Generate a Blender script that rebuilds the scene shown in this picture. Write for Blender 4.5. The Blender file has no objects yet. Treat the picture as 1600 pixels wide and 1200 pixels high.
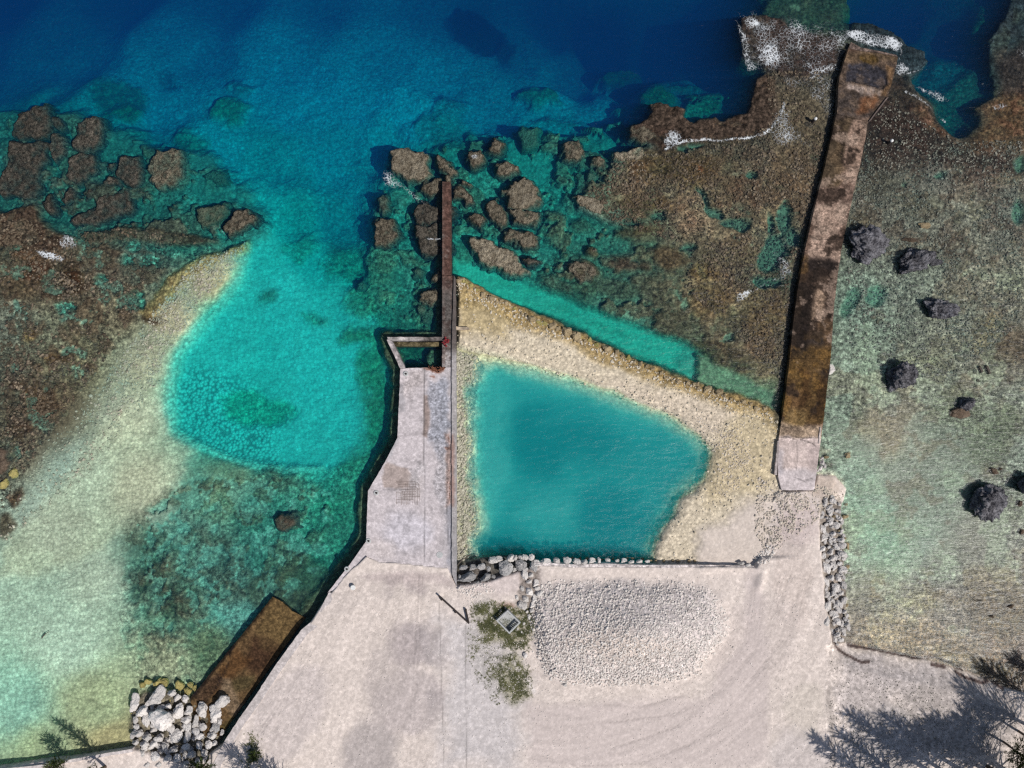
import bpy, bmesh, math, random
import numpy as np
from mathutils import Vector, Matrix, noise as mnoise
from mathutils.geometry import delaunay_2d_cdt

C = bpy.context.scene.collection
SC = bpy.context.scene
R = math.radians

# ------------------------------------------------------------------ camera, sky, sun, exposure
H, TILT, F = 120.0, R(4.0), 1200.0          # drone height (m), forward tilt, focal length in pixels of 1600
CY = -H * math.tan(TILT)
cam_d = bpy.data.cameras.new('drone_camera')
cam_d.lens = 27.0; cam_d.sensor_width = 36.0; cam_d.clip_start = 1.0; cam_d.clip_end = 12000
cam = bpy.data.objects.new('drone_camera', cam_d); C.objects.link(cam)
cam.location = (0, CY, H); cam.rotation_euler = (TILT, 0, 0)
SC.camera = cam

SUN_EL, SHADOW_DIR = R(50), R(147)           # shadows fall up-left in the photograph
w = bpy.data.worlds.new('World'); SC.world = w; w.use_nodes = True
nt = w.node_tree; nt.nodes.clear()
sky = nt.nodes.new('ShaderNodeTexSky'); sky.sky_type = 'NISHITA'; sky.sun_disc = False
sun_dir = Vector((-math.cos(SHADOW_DIR) * math.cos(SUN_EL), -math.sin(SHADOW_DIR) * math.cos(SUN_EL), math.sin(SUN_EL)))
sky.sun_elevation = SUN_EL
sky.sun_rotation = math.atan2(sun_dir.x, sun_dir.y)
bg = nt.nodes.new('ShaderNodeBackground'); bg.inputs['Strength'].default_value = 0.062
wo = nt.nodes.new('ShaderNodeOutputWorld')
nt.links.new(sky.outputs[0], bg.inputs[0]); nt.links.new(bg.outputs[0], wo.inputs[0])
sd_ = bpy.data.lights.new('sun', 'SUN'); sd_.energy = 3.6; sd_.angle = R(0.5); sd_.color = (1.0, 0.965, 0.92)
sun = bpy.data.objects.new('sun', sd_); C.objects.link(sun)
sun.rotation_euler = (-sun_dir).to_track_quat('-Z', 'Y').to_euler()
vs = SC.view_settings
vs.view_transform = 'Standard'; vs.look = 'None'; vs.exposure = 0.0; vs.gamma = 1.0; vs.use_curve_mapping = False
SC.render.engine = 'CYCLES'
SC.cycles.max_bounces = 5; SC.cycles.diffuse_bounces = 2; SC.cycles.glossy_bounces = 2
SC.cycles.transparent_max_bounces = 16; SC.cycles.volume_bounces = 1
SC.cycles.use_denoising = False; SC.cycles.pixel_filter_type = 'BLACKMAN_HARRIS'; SC.cycles.filter_width = 1.35
SC.cycles.sample_clamp_direct = 1.1; SC.cycles.sample_clamp_indirect = 0.6
L1 = 0.98                                     # what a white level surface renders as under this light
ABS = np.array([0.55, 0.052, 0.026])          # absorption of the sea water per metre
SCA = np.array([0.0005, 0.0105, 0.034])         # scattering of the sea water per metre
PATH = 1 + 1 / math.sin(SUN_EL)

# ------------------------------------------------------------------ pixel <-> place
def P(u, v, z=0.0):
    dx, dy = (u - 800) / F, (600 - v) / F
    wy = dy * math.cos(TILT) + math.sin(TILT); wz = dy * math.sin(TILT) - math.cos(TILT)
    t = (z - H) / wz
    return Vector((dx * t, CY + wy * t, z))
def PIX(x, y, z):
    yy = y - CY; zz = z - H
    cy = yy * math.cos(TILT) + zz * math.sin(TILT); cz = -yy * math.sin(TILT) + zz * math.cos(TILT)
    return 800 + F * x / (-cz), 600 - F * cy / (-cz)

# ------------------------------------------------------------------ numpy noise and polygon tools
_rs = np.random.RandomState(11)
_T = _rs.rand(256, 256).astype(np.float32)
def vnoise(x, y, k=0):
    x = x + 17.3 * k; y = y - 9.7 * k
    xi = np.floor(x).astype(np.int64); yi = np.floor(y).astype(np.int64)
    fx = (x - xi).astype(np.float32); fy = (y - yi).astype(np.float32)
    fx = fx * fx * (3 - 2 * fx); fy = fy * fy * (3 - 2 * fy)
    a = _T[xi & 255, yi & 255]; b = _T[(xi + 1) & 255, yi & 255]; c = _T[xi & 255, (yi + 1) & 255]; d = _T[(xi + 1) & 255, (yi + 1) & 255]
    return (a * (1 - fx) + b * fx) * (1 - fy) + (c * (1 - fx) + d * fx) * fy
def fbm(x, y, s, o=4, k=0, g=0.5):                # s: size of the largest feature
    r = 0; a = 1; n = 0
    ca, sa = math.cos(0.6), math.sin(0.6)
    x = x / s; y = y / s
    for i in range(o):
        r = r + a * vnoise(x, y, k + i); n += a; a *= g
        x, y = (x * ca - y * sa) * 2.03 + 5.1, (x * sa + y * ca) * 2.03 - 3.7
    return r / n * 2 - 1
def sstep(a, b, x):
    t = np.clip((x - a) / (b - a), 0, 1); return t * t * (3 - 2 * t)
def poly_sd(px, py, poly):                         # > 0 inside
    poly = np.array(poly, float); n = len(poly)
    d2 = np.full(px.shape, 1e18); ins = np.zeros(px.shape, bool)
    for i in range(n):
        ax, ay = poly[i]; bx, by = poly[(i + 1) % n]
        ex, ey = bx - ax, by - ay; L = ex * ex + ey * ey + 1e-9
        t = np.clip(((px - ax) * ex + (py - ay) * ey) / L, 0, 1)
        d2 = np.minimum(d2, (px - ax - t * ex) ** 2 + (py - ay - t * ey) ** 2)
        c = ((ay > py) != (by > py)) & (px < (bx - ax) * (py - ay) / (by - ay + 1e-12) + ax)
        ins ^= c
    d = np.sqrt(d2); return np.where(ins, d, -d)
def line_d(px, py, pts):
    d2 = np.full(px.shape, 1e18)
    for (ax, ay), (bx, by) in zip(pts[:-1], pts[1:]):
        ex, ey = bx - ax, by - ay; L = ex * ex + ey * ey + 1e-9
        t = np.clip(((px - ax) * ex + (py - ay) * ey) / L, 0, 1)
        d2 = np.minimum(d2, (px - ax - t * ex) ** 2 + (py - ay - t * ey) ** 2)
    return np.sqrt(d2)
def lin(c):
    c = np.asarray(c, float) / 255.0
    return np.where(c <= 0.04045, c / 12.92, ((c + 0.055) / 1.055) ** 2.4)
def ell(cx, cy, rx, ry=None, a=0, n=18):
    ry = ry or rx; ca, sa = math.cos(R(a)), math.sin(R(a))
    return [(cx + rx * math.cos(t) * ca - ry * math.sin(t) * sa, cy + rx * math.cos(t) * sa + ry * math.sin(t) * ca) for t in [2 * math.pi * i / n for i in range(n)]]

# ------------------------------------------------------------------ node helpers
class NB:
    def __init__(s, name):
        s.m = bpy.data.materials.new(name); s.m.use_nodes = True; s.t = s.m.node_tree; s.t.nodes.clear()
        s.out = s.t.nodes.new('ShaderNodeOutputMaterial')
    def n(s, typ, **kw):
        nd = s.t.nodes.new('ShaderNode' + typ)
        ins = kw.pop('ins', {})
        for k, v in kw.items(): setattr(nd, k, v)
        for k, v in ins.items():
            if isinstance(v, bpy.types.NodeSocket): s.t.links.new(v, nd.inputs[k])
            else: nd.inputs[k].default_value = v
        return nd
    def noise(s, vec, scale, detail=5, rough=0.6, dist=0.0):
        return s.n('TexNoise', ins={'Vector': vec, 'Scale': scale, 'Detail': detail, 'Roughness': rough, 'Distortion': dist}).outputs['Fac']
    def vor(s, vec, scale, feature='F1', out='Distance', rnd=1.0):
        nd = s.n('TexVoronoi', feature=feature, ins={'Vector': vec, 'Scale': scale, 'Randomness': rnd}); return nd.outputs[out]
    def math(s, op, a, b=0.0, c=None, clamp=False):
        nd = s.n('Math', operation=op, use_clamp=clamp)
        for i, v in enumerate([a, b] + ([c] if c is not None else [])):
            if isinstance(v, bpy.types.NodeSocket): s.t.links.new(v, nd.inputs[i])
            else: nd.inputs[i].default_value = v
        return nd.outputs[0]
    def mapr(s, v, a, b, c, d):
        return s.n('MapRange', ins={'Value': v, 'From Min': a, 'From Max': b, 'To Min': c, 'To Max': d}).outputs[0]
    def mix(s, f, a, b, mode='MIX'):
        nd = s.n('Mix', data_type='RGBA', blend_type=mode)
        for k, v in ((0, f), (6, a), (7, b)):
            if isinstance(v, bpy.types.NodeSocket): s.t.links.new(v, nd.inputs[k])
            else: nd.inputs[k].default_value = v if k == 0 else (*v, 1) if len(v) == 3 else v
        return nd.outputs[2]
    def scale(s, col, f):
        nd = s.n('VectorMath', operation='SCALE'); s.t.links.new(col, nd.inputs[0])
        if isinstance(f, bpy.types.NodeSocket): s.t.links.new(f, nd.inputs['Scale'])
        else: nd.inputs['Scale'].default_value = f
        return nd.outputs[0]
    def principled(s, col, rough=0.9, bump=None, bdist=0.1, bstr=1.0, spec=0.2, metal=0.0):
        p = s.n('BsdfPrincipled', ins={'Roughness': rough, 'Specular IOR Level': spec, 'Metallic': metal})
        if isinstance(col, bpy.types.NodeSocket): s.t.links.new(col, p.inputs['Base Color'])
        else: p.inputs['Base Color'].default_value = (*col, 1)
        if bump is not None:
            b = s.n('Bump', ins={'Height': bump, 'Distance': bdist, 'Strength': bstr}); s.t.links.new(b.outputs[0], p.inputs['Normal'])
        s.t.links.new(p.outputs[0], s.out.inputs['Surface']); return s.m
    def pos(s): return s.n('NewGeometry').outputs['Position']
    def obj(s): return s.n('TexCoord').outputs['Object']
    def attr(s, name, out='Color'): return s.n('Attribute', attribute_name=name).outputs[out]

def attr_material(name, kind):
    """vertex colour = base colour of the thing; nodes add grain, speckle and fine relief"""
    b = NB(name); p = b.pos(); alb = b.attr('alb'); spk = b.attr('spk', 'Fac'); cob = b.attr('cob', 'Fac')
    n1 = b.noise(p, 1.6, 7, 0.72); n2 = b.noise(p, 6.5, 3, 0.7)
    v = b.vor(p, 2.1 if kind == 'ground' else 4.0, out='Distance'); vc = b.n('SeparateColor', ins={0: b.vor(p, 2.1 if kind == 'ground' else 4.0, out='Color')}).outputs[0]
    f1 = b.mapr(n1, 0.38, 0.62, 0.25, 1.75)
    f2 = b.mapr(vc, 0, 1, 0.6, 1.4)
    f3 = b.mapr(n2, 0.3, 0.7, 0.55, 1.45)
    f = b.math('MULTIPLY', b.math('MULTIPLY', f1, f2), f3)
    g = b.n('Mix', data_type='FLOAT', ins={0: spk, 2: 1.0, 3: f}).outputs[0]
    edge = b.mapr(v, 0.34, 0.72, 1.28, 0.5)                  # darker towards the gaps between cobbles and coral rubble
    g2 = b.n('Mix', data_type='FLOAT', ins={0: cob, 2: 1.0, 3: edge}).outputs[0]
    col = b.scale(alb, b.math('MULTIPLY', g, g2))
    h = b.math('ADD', b.math('MULTIPLY', b.math('MULTIPLY', v, -1.0), b.math('ADD', cob, 0.08)), b.math('MULTIPLY', n1, b.math('ADD', b.math('MULTIPLY', spk, 0.9), 0.05)))
    h = b.math('ADD', h, b.math('MULTIPLY', n2, b.math('ADD', b.math('MULTIPLY', spk, 0.25), 0.03)))
    return b.principled(col, 0.92, h, 0.24 if kind == 'ground' else 0.08, 0.8, 0.15)
M_GROUND = attr_material('ground_cover', 'ground')
M_CONC = attr_material('weathered_concrete', 'concrete')

def rock_material(name, c1, c2, pit, scale=2.0, bd=0.25, moss=None):
    b = NB(name); p = b.obj(); rnd = b.n('ObjectInfo').outputs['Random']
    n1 = b.noise(p, scale, 6, 0.7); n2 = b.noise(p, scale * 4.5, 3, 0.7); v = b.vor(p, scale * 3)
    col = b.mix(b.mapr(n1, 0.4, 0.6, 0, 1), c1, c2)
    col = b.mix(b.mapr(n2, 0.52, 0.66, 0, 0.85), col, pit)
    if moss: col = b.mix(b.mapr(b.n('SeparateXYZ', ins={0: b.pos()}).outputs[2], 0.15, 0.7, 0.8, 0), col, moss)
    col = b.scale(col, b.mapr(rnd, 0, 1, 0.8, 1.15))
    h = b.math('ADD', b.math('MULTIPLY', n2, 0.5), b.math('ADD', n1, b.math('MULTIPLY', v, 0.4)))
    return b.principled(col, 0.95, h, bd, 1.0, 0.1)
M_PALE = rock_material('pale_limestone', (.82, .76, .71), (.70, .655, .615), (.34, .31, .29), 1.8, 0.16)
M_PALEM = rock_material('pale_limestone_stained', (.60, .55, .51), (.45, .42, .38), (.2, .18, .15), 1.6, 0.16, moss=(.42, .30, .12))
M_WHITE = rock_material('fresh_white_limestone', (.80, .74, .69), (.70, .65, .60), (.45, .42, .4), 1.6, 0.1)
M_GREYST = rock_material('grey_limestone', (.50, .47, .45), (.36, .35, .34), (.10, .10, .10), 1.6, 0.16)
M_YELLOW = rock_material('algae_yellow_stone', (.46, .38, .14), (.34, .30, .12), (.18, .15, .06), 2.0, 0.12)
M_TAN = rock_material('tan_stained_stone', (.46, .36, .22), (.34, .26, .15), (.14, .10, .06), 2.0, 0.14)
M_DARKB = rock_material('weathered_dark_limestone', (.078, .074, .082), (.30, .29, .31), (.016, .016, .02), 2.6, 0.6)
M_BROWNB = rock_material('brown_stone', (.12, .085, .06), (.20, .15, .11), (.04, .03, .02), 1.5, 0.3)
M_CORAL = rock_material('coral_rock_brown', (.075, .062, .044), (.34, .29, .21), (.018, .015, .011), 1.9, 0.5)
M_CORALT = rock_material('coral_rock_tan', (.16, .13, .09), (.48, .41, .30), (.03, .024, .017), 1.9, 0.5)
M_CORALD = rock_material('coral_rock_dark', (.046, .042, .034), (.20, .175, .14), (.013, .011, .009), 1.9, 0.5)
M_CORALG = rock_material('coral_rock_green', (.09, .13, .09), (.17, .20, .14), (.03, .04, .03), 1.0, 0.5)
def flat(name, col, rough=0.8, metal=0.0, var=0.25, sc=6):
    b = NB(name); n1 = b.noise(b.obj(), sc, 5, 0.65)
    return b.principled(b.scale(b.mix(0.0, col, col), b.mapr(n1, 0.3, 0.7, 1 - var, 1 + var)), rough, n1, 0.02, 0.6, 0.2, metal)
M_STEEL = flat('rusty_dark_steel', (.045, .035, .032), 0.8, 0.0)
M_RUST = flat('rust', (.24, .10, .06), 0.9, 0.0, 0.5)
M_BOX = flat('pale_box_concrete', (.48, .48, .47), 0.9)
M_WHITEP = flat('white_paint', (.8, .79, .76), 0.6)
M_RED = flat('red_growth', (.22, .03, .035), 0.8)
M_BARK = flat('casuarina_bark', (.12, .09, .07), 0.95)
M_DRIFT = flat('driftwood', (.10, .085, .07), 0.95)
def leaf_mat(name, c1, c2):
    b = NB(name); n1 = b.noise(b.pos(), 0.8, 3, 0.6)
    col = b.mix(b.mapr(n1, 0.4, 0.6, 0, 1), c1, c2)
    d = b.n('BsdfDiffuse', ins={'Color': col}); t = b.n('BsdfTranslucent', ins={'Color': col})
    m = b.n('MixShader', ins={0: 0.25, 1: d.outputs[0], 2: t.outputs[0]})
    b.t.links.new(m.outputs[0], b.out.inputs['Surface']); return b.m
M_NEEDLE = leaf_mat('casuarina_needles', (.085, .11, .035), (.045, .065, .025))
M_GRASS = leaf_mat('short_grass', (.25, .25, .12), (.14, .15, .07))

# ------------------------------------------------------------------ object helpers
def link_mesh(name, verts, faces, mat, parent=None, smooth=False):
    me = bpy.data.meshes.new(name); me.from_pydata([tuple(v) for v in verts], [], faces); me.materials.append(mat)
    if smooth: me.polygons.foreach_set('use_smooth', [True] * len(me.polygons))
    o = bpy.data.objects.new(name, me); C.objects.link(o)
    if parent: o.parent = parent
    return o
def tag(o, label=None, cat=None, group=None, kind=None):
    if label: o['label'] = label
    if cat: o['category'] = cat
    if group: o['group'] = group
    if kind: o['kind'] = kind
    return o
def empty(name, loc, label, cat, group=None, rz=0):
    o = bpy.data.objects.new(name, None); C.objects.link(o); o.location = loc; o.rotation_euler[2] = rz
    return tag(o, label, cat, group)
def fast_mesh(name, V, Fc, mat, smooth=False, attrs=None):
    """numpy vertices (n,3) and faces (m,k)"""
    me = bpy.data.meshes.new(name); k = Fc.shape[1]
    me.vertices.add(len(V)); me.vertices.foreach_set('co', V.astype(np.float32).ravel())
    me.loops.add(Fc.size); me.loops.foreach_set('vertex_index', Fc.astype(np.int32).ravel())
    me.polygons.add(len(Fc)); me.polygons.foreach_set('loop_start', np.arange(0, Fc.size, k, dtype=np.int32))
    me.polygons.foreach_set('loop_total', np.full(len(Fc), k, dtype=np.int32))
    me.update(calc_edges=True)
    me.polygons.foreach_set('use_smooth', np.full(len(Fc), smooth))
    me.materials.append(mat)
    put_attrs(me, attrs)
    o = bpy.data.objects.new(name, me); C.objects.link(o); return o
def put_attrs(me, attrs):
    for k, v in (attrs or {}).items():
        if v.ndim == 2:
            a = me.attributes.new(k, 'FLOAT_COLOR', 'POINT'); c = np.ones((len(v), 4), np.float32); c[:, :3] = v; a.data.foreach_set('color', c.ravel())
        else:
            a = me.attributes.new(k, 'FLOAT', 'POINT'); a.data.foreach_set('value', v.astype(np.float32))

# ------------------------------------------------------------------ THE GROUND: seabed, reef flats, rubble bank, sand
def axis(a, b, step, far):
    core = np.arange(a, b + step / 2, step); o = []; s = step; x = b
    while x < far: s *= 1.22; x += s; o.append(x)
    lo = []; s = step; x = a
    while x > -far: s *= 1.22; x -= s; lo.append(x)
    return np.array(lo[::-1] + list(core) + o)
RES = 0.2
gx = axis(-90, 90, RES, 3000); gy = axis(-70, 70, RES, 3000)
X, Y = np.meshgrid(gx, gy)
NX, NY = len(gx), len(gy)
X = X.ravel(); Y = Y.ravel()
U0, V0 = PIX(X, Y, 0.0)

CP = [  # x, y, depth, colour seen in the photograph
(0,0,-21,0,40,85),(200,0,-20,0,45,95),(350,10,-17,0,55,110),(500,10,-15,0,60,110),(650,10,-15,0,60,115),(740,40,-16,0,42,84),(850,20,-20,0,42,95),(950,10,-22,0,35,90),
(1080,20,-22,0,36,86),(1130,60,-17,0,38,80),(0,100,-16,0,50,90),(130,90,-14,0,60,95),(300,80,-12,0,75,115),(450,90,-10,0,88,120),(600,80,-10,0,82,125),(700,120,-10,0,85,125),
(800,70,-14,0,58,105),(900,90,-14,0,60,105),(1000,80,-17,0,52,102),(1090,110,-8,0,60,98),(1130,150,-5,0,66,82),(30,150,-12,0,70,95),(250,160,-8,0,90,115),(450,170,-7.5,0,100,120),
(560,160,-7.5,0,98,120),(650,180,-6,0,112,132),(760,170,-8,0,85,120),(870,170,-7,0,95,112),(950,150,-8,0,85,115),(1040,130,-5,0,66,82),(1100,160,-4.5,0,76,88),(200,205,-6,0,90,105),
(320,250,-5.5,0,110,125),(430,240,-6.5,0,100,110),(520,230,-7,0,100,115),(600,215,-6.5,0,105,120),(700,215,-5,0,90,100),(850,250,-4.5,0,110,115),(950,200,-5,0,90,100),(930,260,-3.5,0,80,80),
(300,290,-4,0,122,125),(380,310,-4,5,122,125),(450,330,-5,0,115,115),(520,330,-6,0,95,105),(570,310,-5.5,0,100,115),(620,310,-3,10,95,95),(760,300,-3,0,115,110),(870,300,-3.5,0,105,105),
(870,370,-2.5,10,110,105),(720,370,-3,0,110,105),(400,380,-3,0,140,135),(430,450,-2.8,0,152,147),(480,400,-4,0,128,125),(540,420,-4,0,102,98),(590,430,-2.6,10,100,90),(640,430,-2.3,10,110,100),
(650,490,-2.3,5,95,85),(520,470,-3.2,0,132,124),(470,520,-2.8,0,152,143),(570,520,-2.8,0,112,98),(350,500,-2.6,0,155,142),(300,580,-2.5,0,145,132),(400,600,-3.4,0,135,117),(350,650,-3,0,140,127),
(480,590,-2.8,0,155,147),(550,580,-2.8,0,162,154),(540,650,-2.8,0,158,150),(450,680,-2.8,0,157,145),(590,620,-2.9,10,105,90),(600,690,-2.6,15,95,80),(500,715,-2.4,0,152,140),(560,730,-2,20,115,100),
(520,790,-2,20,105,90),(460,760,-1.6,50,116,102),(400,800,-1.5,40,105,95),(350,770,-1.1,96,116,96),(520,860,-1.8,24,108,94),(300,850,-1.2,76,116,106),(230,890,-1.2,76,106,94),(350,900,-1.4,55,110,105),
(420,880,-1.4,44,104,94),(450,925,-1.2,50,80,68),(360,950,-1.1,75,125,118),(280,960,-1,90,112,96),(330,1010,-0.8,85,108,86),(250,1030,-0.6,134,144,122),(400,960,-1.2,60,110,105),(330,440,-0.35,154,151,122),
(270,500,-0.35,159,156,132),(220,560,-0.4,144,151,132),(200,650,-0.45,154,166,152),(130,750,-0.45,144,166,157),(90,830,-0.45,149,166,157),(220,760,-0.45,154,161,147),(50,900,-0.5,149,171,157),(150,900,-0.5,154,171,157),
(100,1000,-0.5,159,181,167),(30,1100,-0.7,132,168,154),(150,1100,-0.4,148,162,134),(180,1150,-0.35,160,158,124),(60,1180,-0.5,142,158,128),(30,450,-0.2,85,75,60),(100,420,-0.2,75,62,50),(170,420,-0.3,85,82,72),
(230,400,-0.7,70,85,78),(180,480,-0.3,100,98,82),(80,520,-0.4,100,105,90),(20,500,-0.5,102,110,100),(110,560,-0.4,105,105,85),(20,600,-0.4,80,85,75),(60,620,-0.3,85,75,60),(20,680,-0.4,90,85,72),
(10,250,-1.5,30,80,80),(140,330,-1.5,20,75,70),(90,270,-2.5,15,80,80),(230,320,-2.5,10,95,90),(270,350,-2,15,90,82),(190,235,-3.5,5,85,92),(30,350,-0.8,50,65,58),(1000,280,-0.3,114,97,79),
(1100,260,-0.2,109,84,66),(1150,200,0,70,52,42),(1080,200,0,72,55,45),(1200,150,0,75,68,58),(1250,100,0,62,58,52),(1230,40,-0.8,45,62,60),(1280,20,-1,40,65,58),(1180,60,-0.3,60,50,45),
(1250,220,-0.1,95,88,72),(1220,300,-0.2,105,95,78),(1100,340,-0.2,123,108,90),(1150,380,-0.3,116,106,88),(1000,350,-1,70,85,72),(960,380,-1.4,35,100,90),(900,400,-1.4,25,95,85),(1000,420,-1.2,50,82,72),
(1060,400,-0.6,86,88,74),(900,440,-1.2,35,80,70),(970,470,-1.2,45,85,75),(1040,500,-1,55,80,70),(1100,450,-0.4,98,93,74),(1180,470,-0.3,105,95,74),(1150,540,-0.6,86,84,70),(1210,560,-0.3,98,88,70),
(1200,430,-0.8,55,70,62),(1380,180,0,42,38,36),(1400,230,-0.1,60,55,50),(1450,220,-0.1,55,42,38),(1430,180,0,70,62,55),(1540,230,0,85,62,48),(1590,180,0,85,68,52),(1580,100,-0.5,45,48,48),
(1550,260,-0.1,106,89,76),(1480,280,-0.2,100,103,94),(1400,300,-0.3,92,97,85),(1370,340,-0.3,94,100,87),(1500,350,-0.3,111,117,102),(1590,330,-0.3,100,106,96),(1560,430,-0.3,117,117,99),(1420,450,-0.35,117,134,117),
(1350,480,-0.4,106,137,119),(1500,520,-0.35,117,126,108),(1340,560,-0.4,123,151,130),(1450,580,-0.4,117,131,110),(1570,560,-0.3,103,100,85),(1580,640,-0.4,106,117,102),(1380,660,-0.35,145,149,130),(1480,680,-0.4,117,137,119),
(1330,650,-0.5,117,145,125),(1400,730,-0.5,128,145,128),(1350,760,-0.7,123,157,136),(1450,780,-0.5,117,140,122),(1580,720,-0.4,106,123,108),(1380,840,-0.6,128,173,147),(1430,850,-0.5,131,160,142),(1340,850,-0.5,134,162,139),
(1540,850,-0.4,126,131,117),(1470,880,-0.4,123,137,119),(1380,930,-0.3,135,138,116),(1480,940,-0.3,125,120,108),(1580,930,-0.3,104,96,85),(1350,990,-0.2,142,132,112),(1450,1000,-0.2,146,130,106),(1550,1010,-0.2,120,104,90),
(1590,1050,-0.1,109,90,79),(1480,100,-3.8,0,56,72),(1450,60,-6,0,46,74),(1500,30,-8,0,42,76),(1420,10,-18,0,35,72),(1520,140,-2.6,14,62,66),(1500,180,-2.8,0,54,60),(1560,40,-2.5,25,52,56),
(1150,600,-0.9,70,105,85),(1200,610,-0.6,103,132,105),(730,600,-0.35,140,155,130),(730,800,-0.35,145,155,130),(640,550,-3,0,80,72)]
CPA = np.array(CP, np.float32)
for c_ in CPA:
    if c_[0] > 1310 and c_[1] > 250: mu_ = c_[3:].mean(); c_[3:] = (c_[3:] * .64 + mu_ * .36 + 3) * (.93 if c_[3:].mean() > 115 else 1.0)
def idw(u, v, soft=120.0, pw=1.9):
    out = np.zeros((4, len(u)), np.float32)
    for s in range(0, len(u), 60000):
        e = s + 60000
        d2 = (u[s:e, None] - CPA[None, :, 0]) ** 2 + (v[s:e, None] - CPA[None, :, 1]) ** 2
        wt = 1.0 / (d2 + soft) ** pw
        wt /= wt.sum(1, keepdims=True)
        out[:, s:e] = (wt @ CPA[:, 2:6]).T
    return out
wx = 16 * fbm(X, Y, 9, 4, 1); wy = 16 * fbm(X, Y, 9, 4, 2)
b0 = idw((U0 + wx).astype(np.float32), (V0 + wy).astype(np.float32))
U1, V1 = PIX(X, Y, b0[0])
wd_ = sstep(60, 260, V0 * 0 + np.where(U0 > 700, 1050 - U0, np.where(V0 < 240, 300, 400 - V0))) * (1 - sstep(-7, -4, b0[0]))
b0 = idw((U0 + (U1 - U0) * wd_ + wx).astype(np.float32), (V0 + (V1 - V0) * wd_ + wy).astype(np.float32))
bs = idw((U0 + (U1 - U0) * wd_).astype(np.float32), (V0 + (V1 - V0) * wd_).astype(np.float32), 5000.0, 2.2)
wq_ = wd_ * (1 - sstep(-9, -5.5, bs[0])) * .9
b0 = b0 * (1 - wq_) + bs * wq_
Z = b0[0].astype(np.float64); COL = b0[1:4].T.astype(np.float64)
SPK = np.full(len(X), 0.75); COB = np.full(len(X), 0.35); RLF = np.full(len(X), 0.22)
SPK = np.where(Z < -4, 0.35, SPK)
NA = fbm(X, Y, 2.6, 4, 5); NB_ = fbm(X, Y, 2.6, 4, 9); NC = fbm(X, Y, 14, 3, 12)
TW = fbm(X, Y, 0.9, 3, 30)
_proj = {0.0: (U0, V0)}
def layer(poly, z=None, col=None, soft=6, warp=6, spk=None, cob=None, rlf=None, zref=0.0, amt=1.0, zsoft=None, zadd=None, inner=0.0, fade=None):
    if zref not in _proj: _proj[zref] = PIX(X, Y, zref)
    U, V = _proj[zref]; pa = np.array(poly, float); mg = soft + warp * 2 + 40
    sel = np.where((U > pa[:, 0].min() - mg) & (U < pa[:, 0].max() + mg) & (V > pa[:, 1].min() - mg) & (V < pa[:, 1].max() + mg))[0]
    if not len(sel): return
    sd = poly_sd(U[sel] + warp * NA[sel] + 0.4 * warp * TW[sel], V[sel] + warp * NB_[sel], poly)
    if fade is not None: amt = amt * fade(U[sel], V[sel])
    m = sstep(-soft, soft, sd) * amt
    mz = m if zsoft is None else sstep(-zsoft, zsoft, sd) * amt
    if z is not None: Z[sel] = Z[sel] * (1 - mz) + z * mz
    if zadd is not None: Z[sel] += zadd * mz
    if col is not None: COL[sel] = COL[sel] * (1 - m[:, None]) + np.array(col, float) * m[:, None]
    for A, v in ((SPK, spk), (COB, cob), (RLF, rlf)):
        if v is not None: A[sel] = A[sel] * (1 - m) + v * m
def patchy(poly, thr, size, z, col, k, amt=.85, soft=10, spk=.95, cob=.5, rlf=.28, edge=.07, zmax=False):
    U, V = U0, V0; pa = np.array(poly, float); mg = soft + 10
    sel = np.where((U > pa[:, 0].min() - mg) & (U < pa[:, 0].max() + mg) & (V > pa[:, 1].min() - mg) & (V < pa[:, 1].max() + mg))[0]
    n = fbm(X[sel], Y[sel], size, 5, k, .58); m = sstep(thr, thr + edge, n) * sstep(-soft, soft, poly_sd(U[sel], V[sel], poly)) * amt * .72
    Z[sel] = Z[sel] * (1 - m) + (np.maximum(Z[sel], z) if zmax else z) * m
    COL[sel] = COL[sel] * (1 - m[:, None]) + (np.array(col, float) * 1.1 + 4) * m[:, None]
    for A_, v_ in ((SPK, spk), (COB, cob), (RLF, rlf)): A_[sel] = A_[sel] * (1 - m) + v_ * m
# regions of the sea floor ------------------------------------------------
layer([(392,352),(440,335),(520,400),(600,520),(612,620),(600,690),(560,715),(500,735),(440,739),(380,728),(330,715),(296,700),(266,680),(255,645),(255,595),(270,545),(300,505),(335,468),(362,432),(385,398)], z=-2.85, col=(0,144,141), soft=5, warp=3, amt=.8, zsoft=7, fade=lambda a, b: np.maximum(sstep(370, 500, b), (1 - sstep(385, 430, a)) * sstep(340, 380, b)))
layer([(560,560),(600,540),(620,640),(600,720),(560,760),(500,760),(560,690)], z=-2.2, col=(18,108,92), soft=16, warp=10, amt=.6)
layer([(390,360),(440,340),(500,400),(560,470),(600,560),(600,640),(560,720),(470,738),(360,722),(280,690),(256,640),(256,580),(290,520),(330,470),(370,410)], spk=0.2, cob=0.25, rlf=0.12, soft=12)
layer([(250,600),(300,570),(380,600),(420,660),(420,725),(330,715),(270,680)], spk=0.12, cob=0.85, rlf=0.1, soft=20)
layer([(385,368),(383,398),(358,430),(312,480),(285,525),(262,560),(255,600),(252,640),(272,682),(330,716),(400,732),(300,780),(240,840),(190,890),(180,980),(210,1060),(205,1172),(0,1200),(-400,1300),(-400,900),(0,830),(60,700),(150,600),(230,490),(300,405)], spk=0.32, cob=0.34, rlf=0.1, soft=6, warp=5, zadd=0.12)
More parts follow.
